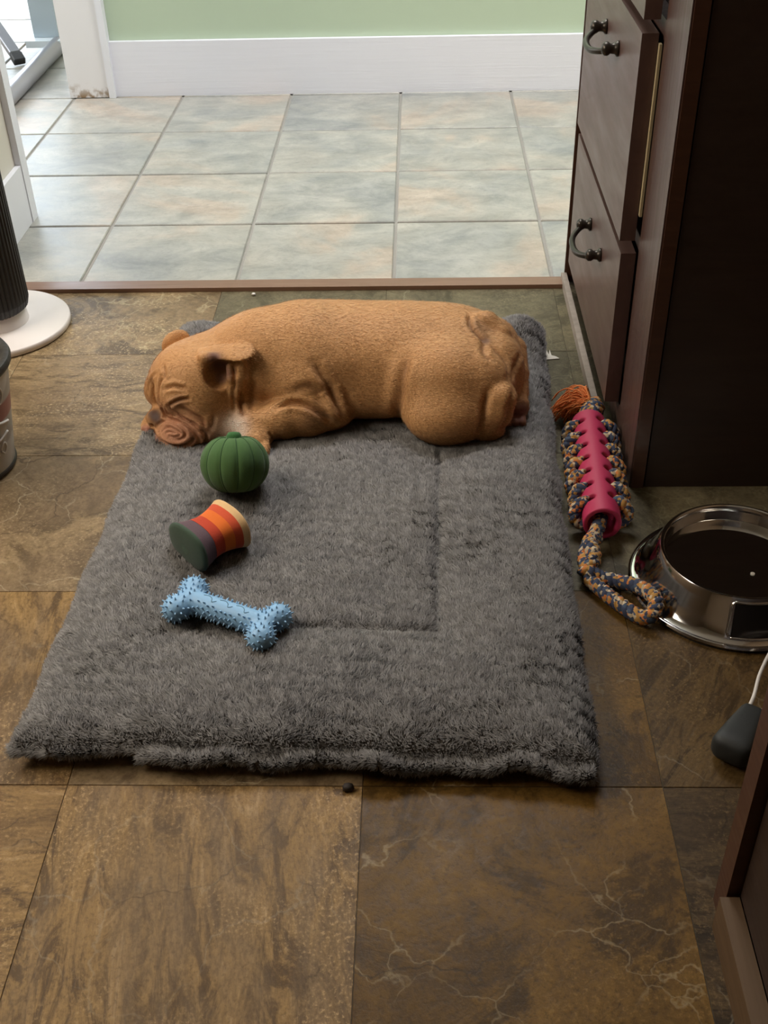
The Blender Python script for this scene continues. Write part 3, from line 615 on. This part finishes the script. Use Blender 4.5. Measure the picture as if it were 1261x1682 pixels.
# short coat lying flat towards the tail
r_=np.random.RandomState(21); dN2=normals(dV,dF); lum=dC[:,0]
ok=np.where((lum>.30)&(dV[:,2]>.048))[0]; pick_=r_.choice(ok,130000); cp=dV[pick_]+r_.normal(0,.0007,(len(pick_),3)); cn=dN2[pick_]; nn_=len(pick_)
cd=np.stack([np.ones(nn_),-.15+r_.normal(0,.22,nn_),-.30+r_.normal(0,.22,nn_)],1); cd-=cn*(cd*cn).sum(1)[:,None]; cl=np.linalg.norm(cd,axis=1); cd/=cl[:,None]+1e-9
hd=np.clip((cp[:,0]+.20)/-.06,0,1); ln_=(.0040-.0022*hd)*r_.uniform(.7,1.2,nn_); sd_=np.cross(cd,cn)
b0=cp-cn*.0001; m0=cp+cd*(ln_*.5)[:,None]+cn*.0004; e0=cp+cd*ln_[:,None]+cn*.0005; wd_=.00032
HV=np.stack([b0-sd_*wd_,b0+sd_*wd_,m0+sd_*wd_*.9,m0-sd_*wd_*.9,e0],1).reshape(-1,3); k=np.arange(nn_)*5
HF=np.concatenate([np.stack([k,k+1,k+2],1),np.stack([k,k+2,k+3],1),np.stack([k+3,k+2,k+4],1)])
me=bpy.data.meshes.new('short_coat'); fast(me,HV,HF); me.shade_smooth()
hn=(cn+sd_*r_.uniform(-.25,.25,nn_)[:,None]+cd*.1); hn/=np.linalg.norm(hn,axis=1)[:,None]
me.normals_split_custom_set_from_vertices(np.repeat(hn,5,0).astype(np.float32))
hc=dC[pick_]*np.array([1.30,1.38,1.45])*r_.uniform(.82,1.25,nn_)[:,None]; at=me.attributes.new('coat','FLOAT_COLOR','POINT'); at.data.foreach_set('color',np.repeat(np.concatenate([np.clip(hc,0,1),np.ones((nn_,1))],1),5,0).astype(np.float32).ravel())
t=NT('tan_coat_hair'); t.p(Base_Color=t.n('ShaderNodeAttribute',attribute_name='coat').outputs['Color'],Roughness=.6); t.b.inputs['Specular IOR Level'].default_value=.3
coat=link('short_coat',me,t.m,dog); coat['kind']='stuff'
# ---------------------------------------------------------------- toys on the bed
def felt(name,col,rough=.9,bump=.35):
    t=NT(name); f=t.noise(t.coord(),420.,3,.7); b=t.noise(t.coord(),30.,3)
    t.p(Base_Color=t.mixc(b,tuple(.85*x for x in col),tuple(min(1,1.12*x) for x in col)),Roughness=rough); t.b.inputs['Specular IOR Level'].default_value=.2
    t.b.inputs['Sheen Weight'].default_value=.12; t.bump(f,bump,.0012); return t.m
def rot_to(v): return Vector(v).to_track_quat('Z','Y').to_matrix()
# green pumpkin
px0,py0=-.214,.176; pz0=bz(px0,py0)+.0035
pk=tag(empty('pumpkin_toy',(px0,py0,pz0)),'green felt pumpkin toy with short stem in front of the puppy paw','dog toy')
nu,nv=144,40; V=[];Fp=[]
for j in range(nv+1):
    ph=math.pi*j/nv
    for i in range(nu):
        a=2*math.pi*i/nu; rib=abs(math.sin(6*a+.35)); k=1-.05*(1-rib)**2*math.sin(ph)**.6
        r=.0498*math.sin(ph)**.86*k; z=.043*math.cos(ph)-.0085*math.exp(-(r/.016)**2)*(1 if ph<1.5 else -.6)
        V.append((r*math.cos(a),r*math.sin(a),z+.0435))
for j in range(nv):
    for i in range(nu): Fp.append((j*nu+i,(j+1)*nu+i,(j+1)*nu+(i+1)%nu,j*nu+(i+1)%nu))
PT=Matrix.Translation((0,0,.0445))@Matrix.Rotation(math.radians(-28),4,'X')@Matrix.Rotation(.3,4,'Z')@Matrix.Translation((0,0,-.0435)); pt=lambda L_:[tuple(PT@Vector(p)) for p in L_]
body=pyd('body',pt(V),Fp,felt('green_felt',(.072,.150,.050)),pk,True)
# stitched grooves
M_GD=felt('dark_green_thread',(.042,.098,.034))
for m in range(12):
    a=(m*math.pi-.35)/6
    Q=[]
    for j in range(3,36):
        ph=math.pi*j/nv; r=.0498*math.sin(ph)**.86*(1-.046*math.sin(ph)**.6); z=.043*math.cos(ph)-.0085*math.exp(-(r/.016)**2)*(1 if ph<1.5 else -.6)
        Q.append((r*math.cos(a),r*math.sin(a),z+.0435))
    tubes('seam',[(pt(Q),.0009)],M_GD,pk,6)
v,f=lathe_data([(.0,.0),(.0105,.0),(.0115,.006),(.0108,.013),(.008,.017),(.0,.018)],24,False)
pyd('stem',pt([(x,y,z+.072) for x,y,z in v]),f,felt('stem_felt',(.045,.14,.042)),pk,True)
# striped spool-shaped toy
cA=np.array([-.262,.010]); cB=np.array([-.203,.070]); cz=bz(-.232,.040)+.003
ct=tag(empty('striped_spool_toy',(-.2325,.040,cz)),'spool-shaped felt toy striped green, purple, red, orange and cream','dog toy')
ax3=Vector((*(cB-cA),.0)); Lc=ax3.length; ax3.normalize(); Rm=Matrix((ax3,Vector((0,0,1)).cross(ax3),Vector((0,0,1)))).transposed()
def rc(s):   # half-size of section at s in 0..1
    q=abs(2*s-1); return .0285+.0115*q**1.8
prof=[]
NS=48
bands=[('green_end',0,.11,(.055,.085,.058)),('purple_band',.11,.33,(.115,.070,.085)),('red_band',.335,.52,(.50,.055,.022)),('orange_band',.52,.70,(.75,.16,.025)),('coral_band',.70,.83,(.62,.09,.035)),('cream_end',.83,1.,(.72,.46,.22))]
def ring(s,n=40):
    ed=min(s,1-s); rr=rc(s)*math.sqrt(max(0,1-(1-min(1,ed/.085))**2.4)) if ed<.085 else rc(s)
    out=[]
    for k in range(n):
        a=2*math.pi*k/n; cx=math.cos(a); sx=math.sin(a)
        e=.80; yy=rr*1.12*math.copysign(abs(cx)**e,cx); zz=rr*.86*math.copysign(abs(sx)**e,sx)
        p=Rm@Vector(((s-.5)*Lc*1.02,yy,zz)); out.append((p.x,p.y,p.z+.0345))
    return out
for nm,s0,s1,colr in bands:
    S=np.linspace(s0,s1,9)
    if s0==0: S=np.concatenate([[0,.003,.012,.03,.055],np.linspace(.085,s1,5)])
    if s1==1: S=np.concatenate([np.linspace(s0,.915,5),[.945,.97,.988,.997,1]])
    vv=[];ff=[];n=40
    for s in S: vv+=ring(float(s))
    for i in range(len(S)-1):
        for k in range(n): ff.append((i*n+k,i*n+(k+1)%n,(i+1)*n+(k+1)%n,(i+1)*n+k))
    if s0==0: ff.append(tuple(range(n-1,-1,-1)))
    if s1==1: ff.append(tuple((len(S)-1)*n+k for k in range(n)))
    pyd(nm,vv,ff,felt(nm+'_felt',colr),ct,True)
# blue spiky bone
bA=np.array([-.243,-.080]); bB=np.array([-.140,-.128]); bm_=(bA+bB)/2; bzz=bz(bm_[0],bm_[1])+.007
bn=tag(empty('spiky_bone_toy',(bm_[0],bm_[1],bzz)),'light blue rubber bone toy covered in small spikes','dog toy')
d2=(bB-bA); Lb=np.linalg.norm(d2); d2=d2/Lb; n2_=np.array([-d2[1],d2[0]])
fd=Field((-.13,-.10,-.01),(.13,.10,.055),.0018); zc=.017
def L3(s,t_,z): return (d2[0]*s+n2_[0]*t_, d2[1]*s+n2_[1]*t_, z)
fd.cap(L3(-Lb/2,0,zc),L3(Lb/2,0,zc),.0150,.0150,.008)
for s in (-1,1):
    for q in (-1,1): fd.ell(L3(s*(Lb/2+.006),q*.0205,zc),(.0175,.0175,.0160),.010)
fd.cap(L3(Lb/2+.032,-.001,zc),L3(Lb/2+.010,0,zc),.0085,.005,.004,True)
bV,bF=fd.nets(); bV=smooth(bV,bF,2); bN=normals(bV,bF)
M_BLUE=plain('sky_blue_rubber',(.27,.49,.74),.45,0,.4)
pyd('body',bV,bF,M_BLUE,bn,True)
loc=np.stack([bV[:,0]*d2[0]+bV[:,1]*d2[1], bV[:,0]*n2_[0]+bV[:,1]*n2_[1], bV[:,2]],1)
r_=np.random.RandomState(2); order=r_.permutation(len(bV)); pts=[]; cells={}
for i in order:
    if abs(loc[i,0])<.048 and abs(loc[i,1])<.0075 and bN[i,2]>.3: continue      # smooth strip along the top
    c=tuple((bV[i]/.0062).astype(int)); ok=True
    for dx in (-1,0,1):
        for dy in (-1,0,1):
            for dz in (-1,0,1):
                for j in cells.get((c[0]+dx,c[1]+dy,c[2]+dz),()):
                    if ((bV[i]-bV[j])**2).sum()<.0058**2: ok=False
    if ok: cells.setdefault(c,[]).append(i); pts.append(i)
vv=[];ff=[]
for i in pts:
    p=bV[i]; nn=bN[i]; a=np.cross(nn,[.3,.5,.8]); a/=np.linalg.norm(a); b=np.cross(nn,a); o_=len(vv)
    for h_,rr in ((-.0005,.0015),(.0022,.0010),(.0034,.0007)):
        for k in range(6): q=2*math.pi*k/6; vv.append(tuple(p+nn*h_+rr*(math.cos(q)*a+math.sin(q)*b)))
    vv.append(tuple(p+nn*.0040))
    for l_ in range(2):
        for k in range(6): ff.append((o_+l_*6+k,o_+l_*6+(k+1)%6,o_+l_*6+6+(k+1)%6,o_+l_*6+6+k))
    for k in range(6): ff.append((o_+12+k,o_+12+(k+1)%6,o_+18))
sp=pyd('spikes',vv,ff,plain('pale_blue_rubber_tips',(.33,.55,.78),.45,0,.4),bn,True); sp['kind']='stuff'
M_EMB=plain('embossed_line_rubber',(.10,.22,.32),.5)
for k in range(3):
    s0=-.034+.024*k; Q=spline([L3(s0,.003,zc+.0148),L3(s0+.007,.0045,zc+.0144),L3(s0+.013,.001,zc+.0151),L3(s0+.016,-.004,zc+.0146),L3(s0+.021,-.001,zc+.0151)],6); tubes('embossed_mark',[(Q,.0005)],M_EMB,bn,5)

# ---------------------------------------------------------------- rope and rubber toy by the cabinet
def rope_mat(name):
    t=NT(name); c=t.coord(); v=t.n('ShaderNodeTexVoronoi',i_Vector=c,i_Scale=220.); s=t.n('ShaderNodeSeparateColor',i_0=v.outputs['Color']).outputs[0]
    col=t.ramp(s,[(0.,(.035,.045,.085)),(.42,(.42,.22,.055)),(.62,(.05,.075,.12)),(.74,(.50,.40,.27)),(.88,(.55,.19,.05))],'CONSTANT')
    t.p(Base_Color=col,Roughness=.85); t.bump(t.noise(c,700.,2),.5,.001); return t.m
M_ROPE=rope_mat('navy_gold_cotton_rope'); M_PINK=plain('raspberry_rubber',(.42,.028,.085),.5,0,.35,(200.,.1,.0006)); M_FRAY=plain('orange_cotton_yarn',(.85,.28,.09),.85,0,.2,(600.,.3,.001),.2)
ta=np.array([.324,.398,.0]); tb=np.array([.3115,.128,.0]); tz=.033
rt=tag(empty('rope_tug_toy',(.320,.25,0)),'raspberry rubber tube tug toy threaded with navy and gold rope beside the bed','dog toy')
td=tb-ta; TL=np.linalg.norm(td); td/=TL; tn=np.array([-td[1],td[0],0]);  # tn points to +x side
tn=tn if tn[0]>0 else -tn; up=np.array([0,0,1.]); TO=np.array([.318,.25,0])
def TP(s,side,z): return ta+td*s+tn*side+up*z-TO
fd=Field((-.055,-.165,-.01),(.055,.175,.075),.0017)
fd.cap(TP(.0,0,tz),TP(TL,0,tz),.0275,.0275,.004); 
s_=fd.win(np.zeros(3),np.ones(3)); Gd=fd.grid(s_); along=(Gd-(ta-TO))@td; fd.D=np.maximum(fd.D,np.abs(along-TL/2)-(TL/2)).astype(np.float32)
fd.cap(TP(-.02,0,tz),TP(TL+.02,0,tz),.0200,.0200,.003,True)
NHOLE=7
for k in range(NHOLE):
    s0=.022+.0345*k
    for sd in (-1,1): fd.ell(TP(s0+(.006 if sd<0 else .0),sd*.0165,tz+.022),(.0075,.0062,.0095),.002,None,True)
tV,tF=fd.nets(); tV=smooth(tV,tF,2)
pyd('rubber_tube',tV,tF,M_PINK,rt,True)
for sd in (-1,1):
    for k in range(NHOLE):
        s0=.030+.0345*k+(.004 if sd<0 else 0); jit=.004*math.sin(k*2.3+sd)
        Q=spline([TP(s0-.006,sd*.020,tz+.012),TP(s0-.004,sd*.030,tz+.012),TP(s0+.002,sd*(.0375+jit*.4),tz+.000),TP(s0+.006,sd*.034,tz-.012),TP(s0+.008,sd*.022,tz-.018)],8)
        tubes('rope_loop',rope_tubes(Q,.0092,.026),M_ROPE,rt,8)
Q=spline([TP(.03,0,tz),TP(-.010,.002,tz+.002),TP(-.030,.008,tz+.004),TP(-.048,.012,tz+.003)],8); tubes('rope_neck',rope_tubes(Q,.0175,.05,4),M_ROPE,rt,8)
r_=np.random.RandomState(11); st=[]
for k in range(520):
    a=r_.uniform(-1.55,.75); ln=r_.uniform(.035,.066); e=r_.uniform(-.45,.8); p0=TP(-.046,.010,tz+.004)+r_.normal(0,.006,3)
    dr=-td*math.cos(a)*.75+tn*math.sin(a); dr=dr/np.linalg.norm(dr)
    p1=p0+dr*ln*.5+up*(.020*math.sin(e)); p2=p0+dr*ln*.85+up*(.012*e-.010); p3=p0+dr*ln*1.02+up*(.004*e-.024)
    for p in (p0,p1,p2,p3): p[2]=max(p[2],.002); p[0]=min(p[0],.0205-.4*max(0,p[2]-.03))
    st.append((spline([p0,p1,p2,p3],4),.0009))
fo=tubes('frayed_end',st,M_FRAY,rt,4); fo['kind']='stuff'
lp=[(.3125,.150,.030),(.303,.118,.030),(.289,.096,.022),(.280,.066,.020),(.282,.040,.022),(.299,.031,.014),(.322,.024,.014),(.345,.004,.022),(.361,-.027,.027),(.355,-.050,.021),(.340,-.047,.013),(.318,-.022,.012),(.297,.008,.012),(.281,.034,.012)]
tubes('rope_handle',rope_tubes(spline([np.array(p)-TO for p in lp],8),.0098,.028),M_ROPE,rt,8)
Q=spline([np.array(p)-TO for p in [(.300,.105,.026),(.288,.085,.034),(.290,.055,.030),(.276,.036,.016)]],8); tubes('rope_tail',rope_tubes(Q,.0105,.028),M_ROPE,rt,8)

# ---------------------------------------------------------------- steel water bowl
bw=tag(empty('water_bowl',(.481,.036,0)),'stainless steel non-tip dog bowl holding water, beside the rope toy','bowl')
t=NT('polished_steel'); f=t.noise(t.coord((1,1,8.)),9.,4); t.p(Base_Color=(.62,.60,.58),Metallic=1.,Roughness=t.mapr(f,.35,.7,.06,.20)); M_STEEL=t.m
lathe('bowl_shell',[(.118,.0015),(.134,.0015),(.1395,.0035),(.1405,.006),(.1385,.0085),(.134,.0085),(.1265,.0125),(.1175,.029),(.1085,.049),(.1045,.0585),(.1025,.0608),(.0995,.0605),(.0975,.058),(.0965,.050),(.0945,.032),(.0905,.0195),(.082,.0145),(.066,.0130),(.060,.0115),(.0,.0110)],M_STEEL,bw,96,True,False)
lathe('foot_ring',[(.129,.0),(.138,.0),(.138,.0016),(.129,.0016)],plain('black_rubber_ring',(.02,.02,.02),.7),bw,96,True,False)
t=NT('water'); nt=t.t; gl=t.n('ShaderNodeBsdfGlossy',i_Roughness=.01); tr=t.n('ShaderNodeBsdfTransparent',i_Color=(.86,.88,.86,1)); fr=t.n('ShaderNodeFresnel',i_IOR=1.33); mx=t.n('ShaderNodeMixShader',i_0=fr.outputs[0],i_1=tr.outputs[0],i_2=gl.outputs[0]); nt.links.new(mx.outputs[0],t.out.inputs[0])
lathe('water',[(.0,.0385),(.03,.0385),(.0948,.0385)],t.m,bw,96,True,False)
# embossed panel outline on the near side, its dark fill painting a reflection
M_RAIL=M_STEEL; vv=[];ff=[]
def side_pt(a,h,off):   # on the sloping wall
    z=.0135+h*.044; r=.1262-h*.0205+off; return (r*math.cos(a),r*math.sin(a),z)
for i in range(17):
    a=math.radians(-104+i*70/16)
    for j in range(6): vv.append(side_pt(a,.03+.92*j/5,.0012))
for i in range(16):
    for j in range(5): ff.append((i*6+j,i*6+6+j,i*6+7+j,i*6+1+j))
pn=pyd('panel_reflection',vv,ff,plain('dark_panel_reflection',(.035,.030,.028),.12,.6),bw,True)
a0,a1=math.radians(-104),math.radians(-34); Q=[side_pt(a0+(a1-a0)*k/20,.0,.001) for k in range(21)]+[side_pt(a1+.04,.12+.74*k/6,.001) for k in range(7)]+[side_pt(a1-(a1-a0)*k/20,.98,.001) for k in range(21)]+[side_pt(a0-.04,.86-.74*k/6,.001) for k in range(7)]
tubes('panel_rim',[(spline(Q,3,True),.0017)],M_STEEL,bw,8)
fl_=tag(lathe('food_crumb',[(.0,.0),(.0028,.0006),(.003,.0014),(.0,.002)],plain('pale_crumb',(.6,.56,.48),.7),None,14),'tiny pale crumb floating on the water in the steel bowl','crumb'); fl_.location=(.4975,.010,.0382)

# ---------------------------------------------------------------- things at the left edge
cs_=tag(empty('ribbed_column_stand',(-.775,.815,0)),'black ribbed column standing on a round white base plate','appliance')
M_BASE=plain('white_plastic_base',(.74,.68,.65),.45); M_BLK=plain('black_ribbed_plastic',(.012,.012,.013),.5)
lathe('base_plate',[(.0,.0),(.137,.0),(.1405,.003),(.1405,.0125),(.138,.015),(.0,.015)],M_BASE,cs_,96,True,False)
lathe('collar',[(.062,.0152),(.060,.030),(.054,.040),(.0,.041)],M_BASE,cs_,64,True,False)
v=[];f=[];n=144
PZ=[(.036,.046),(.040,.058),(.046,.066),(.060,.070),(.2,.070),(.42,.070),(.44,.066),(.45,.05)]
for z,r in PZ:
    for k in range(n): rr=r-.0022*(k%3==0); a=2*math.pi*k/n; v.append((rr*math.cos(a),rr*math.sin(a),z))
for i in range(len(PZ)-1):
    for k in range(n): f.append((i*n+k,i*n+(k+1)%n,(i+1)*n+(k+1)%n,(i+1)*n+k))
f.append(tuple(range(n-1,-1,-1))); f.append(tuple((len(PZ)-1)*n+k for k in range(n)))
pyd('ribbed_body',v,f,M_BLK,cs_)
# paint bucket
bk=tag(empty('paint_bucket',(-.683,.332,0)),'printed grey paint bucket with dark rim and cream paint at left edge','bucket')
t=NT('printed_bucket_label'); c=t.coord(); vz=t.n('ShaderNodeSeparateXYZ',i_0=c).outputs
wv=t.noise(c,14.,2,.4,.6); col=t.mixc(t.mapr(wv,.47,.53,0.,1.),(.33,.30,.27),(.47,.44,.41)); zz=vz[2]
red=t.math('MULTIPLY',t.mapr(zz,.098,.102,0.,1.),t.mapr(zz,.128,.132,1.,0.)); col=t.mixc(t.math('MULTIPLY',red,.85),col,(.25,.06,.05))
t.p(Base_Color=col,Roughness=.4)
lathe('body',[(.072,.0),(.077,.002),(.078,.006),(.079,.010),(.092,.100),(.1045,.182)],t.m,bk,72,True,False)
lathe('base_rim',[(.0795,.003),(.0815,.005),(.0815,.009),(.0795,.011)],plain('dark_steel',(.05,.045,.04),.4,.6),bk,72,True,False)
M_LET=plain('pale_print',(.62,.58,.54),.5)
def bpt(a,z,o=.0006): r=.079+(z-.010)*.0255/.172*1.0+o; return np.array((r*math.cos(a),r*math.sin(a),z))
def mark(pts,r=.0016): tubes('printed_mark',[(spline([bpt(math.radians(a),z) for a,z in pts],6),r)],M_LET,bk,6)
mark([(-22,.150),(-17,.163),(-12,.150),(-16,.133),(-22,.148)]); mark([(-40,.112),(-20,.100),(-5,.092)],.0024); mark([(-60,.085),(-30,.070),(-8,.076)],.002)
mark([(-22,.052),(-17,.062),(-13,.052),(-17,.042),(-22,.050)]); mark([(-33,.046),(-29,.058),(-26,.044)]); mark([(-44,.046),(-40,.056),(-36,.044)])
lathe('rim',[(.089,.176),(.1065,.178),(.1095,.182),(.1105,.188),(.108,.193),(.102,.194),(.096,.190),(.090,.182)],plain('paint_spattered_rim',(.035,.033,.03),.5,.3,.5,(90.,.4,.002),.6),bk,72,True,False)
lathe('paint',[(.0,.180),(.0905,.180)],plain('cream_paint',(.52,.47,.30),.35),bk,72,True,False)

# exercise frame in the far room
M_FR=plain('pale_grey_metal',(.40,.47,.54),.35,.3); M_FR2=plain('dark_grey_metal',(.16,.16,.175),.35,.5); M_FOOT=plain('black_rubber_foot',(.02,.02,.022),.6)
ef=tag(empty('exercise_frame',(-1.2,2.85,0)),'pale grey metal exercise frame with round foot tube in the bright room','exercise equipment')
keep(box('post',(-1.243,2.82,.052),(-1.160,2.90,.62),M_FR,None,.004,2),ef); keep(box('flange',(-1.262,2.775,.030),(-1.145,2.92,.0515),plain('white_metal_flange',(.62,.68,.74),.4),None,.006,3),ef)
keep(tubes('foot_tube',[([(-1.165,2.98,.0275),(-1.1655,2.80,.0275),(-1.168,2.2,.0275),(-1.168,1.98,.0275)],.027)],plain('brushed_grey_tube',(.36,.36,.39),.3,.6),None,20),ef)
keep(box('bracket',(-1.255,2.80,.200),(-1.150,2.8195,.25),M_FR2,None,.003,2),ef)
def bar(name,a,b,wd,th,m):
    a=Vector(a);b=Vector(b); d=(b-a); L=d.length; q=d.to_track_quat('X','Z'); bm=bmesh.new(); add_box(bm,(0,-wd/2,-th/2),(L,wd/2,th/2)); bmesh.ops.transform(bm,matrix=Matrix.Translation(a)@q.to_matrix().to_4x4(),verts=bm.verts); return bmo(name,bm,m,None,False,.003,1)
keep(bar('stay',(-1.278,2.70,.030),(-1.80,3.42,.40),.036,.022,M_FR2),ef); keep(bar('stay_foot',(-1.258,2.672,.012),(-1.2775,2.6993,.0295),.039,.024,M_FOOT),ef)

# dark grip with white rods by the lower cabinet
gp=tag(empty('grip_handle_tool',(.43,-.25,0)),'dark rubber grip with two white rods lying behind the lower right cabinet','utensil')
ga=Vector((.402,-.290,.020)); gb=Vector((.448,-.222,.022)); q=(gb-ga).to_track_quat('X','Z'); Lg=(gb-ga).length
vv=[];ff=[];prof=[(0,.0),(0,.55),(.003,.82),(.009,1.),(.25*Lg,.95),(.6*Lg,.80),(.9*Lg,.64),(.97*Lg,.55),(Lg,.40),(Lg,0)]
n=32
for x,k in prof:
    for i in range(n):
        a=2*math.pi*i/n; c_=math.cos(a); s_=math.sin(a); e=.55
        p=ga+q@Vector((x,.0235*k*math.copysign(abs(c_)**e,c_),.0185*k*math.copysign(abs(s_)**e,s_))); vv.append(tuple(p))
for i in range(len(prof)-1):
    for k in range(n): ff.append((i*n+k,i*n+(k+1)%n,(i+1)*n+(k+1)%n,(i+1)*n+k))
keep(pyd('grip',vv,ff,plain('charcoal_rubber',(.022,.023,.022),.6),None,True),gp)
M_ROD=plain('white_coated_rod',(.70,.66,.62),.35)
pr_=q@Vector((0,1,0)); fw=(gb-ga).normalized()
for s in (-1,1):
    p0=gb-fw*.012+pr_*(.007*s); pts=[p0,gb+fw*.02+pr_*(.009*s),gb+fw*.06+pr_*(.016*s)+Vector((0,0,.004)),gb+fw*.12+pr_*(.018*s)+Vector((0,0,.0)),gb+fw*.17+pr_*(.004*s)-Vector((0,0,.008))]
    keep(tubes('rod',[(spline([tuple(p) for p in pts],6),.0024)],M_ROD,None,10),gp)

# ---------------------------------------------------------------- crumbs and scraps
def crumb(name,loc,size,m,label,cat,seed):
    r=random.Random(seed); bm=bmesh.new(); bmesh.ops.create_icosphere(bm,subdivisions=2,radius=1)
    for v in bm.verts: v.co*=1+r.uniform(-.25,.25)
    bmesh.ops.transform(bm,matrix=Matrix.Diagonal((*size,1)),verts=bm.verts); zmin=min(v.co.z for v in bm.verts)
    o=bmo(name,bm,m,None,True); o.location=(loc[0],loc[1],loc[2]-zmin); return tag(o,label,cat)
crumb('dark_crumb',(-.031,-.324,0),(.0068,.0055,.004),plain('dark_crumb',(.02,.012,.008),.7),'dark brown crumb on the floor seam in front of the bed','crumb',1)
crumb('white_crumb',(-.286,.946,0),(.0042,.003,.0025),plain('white_crumb',(.75,.72,.68),.7),'white crumb on the floor by the wooden threshold behind the puppy','crumb',2)
# torn white tag
vv=[];ff=[];outl=[(0,0),(.034,.004),(.028,.012),(.020,.016),(.018,.034),(.015,.018),(.012,.036),(.009,.020),(.005,.034),(.002,.022),(-.004,.020)]
n=len(outl)
for zz in (.0006,.0016):
    for x,y in outl: vv.append((x,y,zz+.10*max(0,y-.012)))
ff.append(tuple(range(n-1,-1,-1))); ff.append(tuple(range(n,2*n)))
for k in range(n): ff.append((k,(k+1)%n,n+(k+1)%n,n+k))
o=pyd('torn_tag',vv,ff,plain('white_fabric_tag',(.72,.66,.58),.8)); o.location=(.276,.666,0); tag(o,'torn white scrap on the floor at the back right bed corner','scrap')
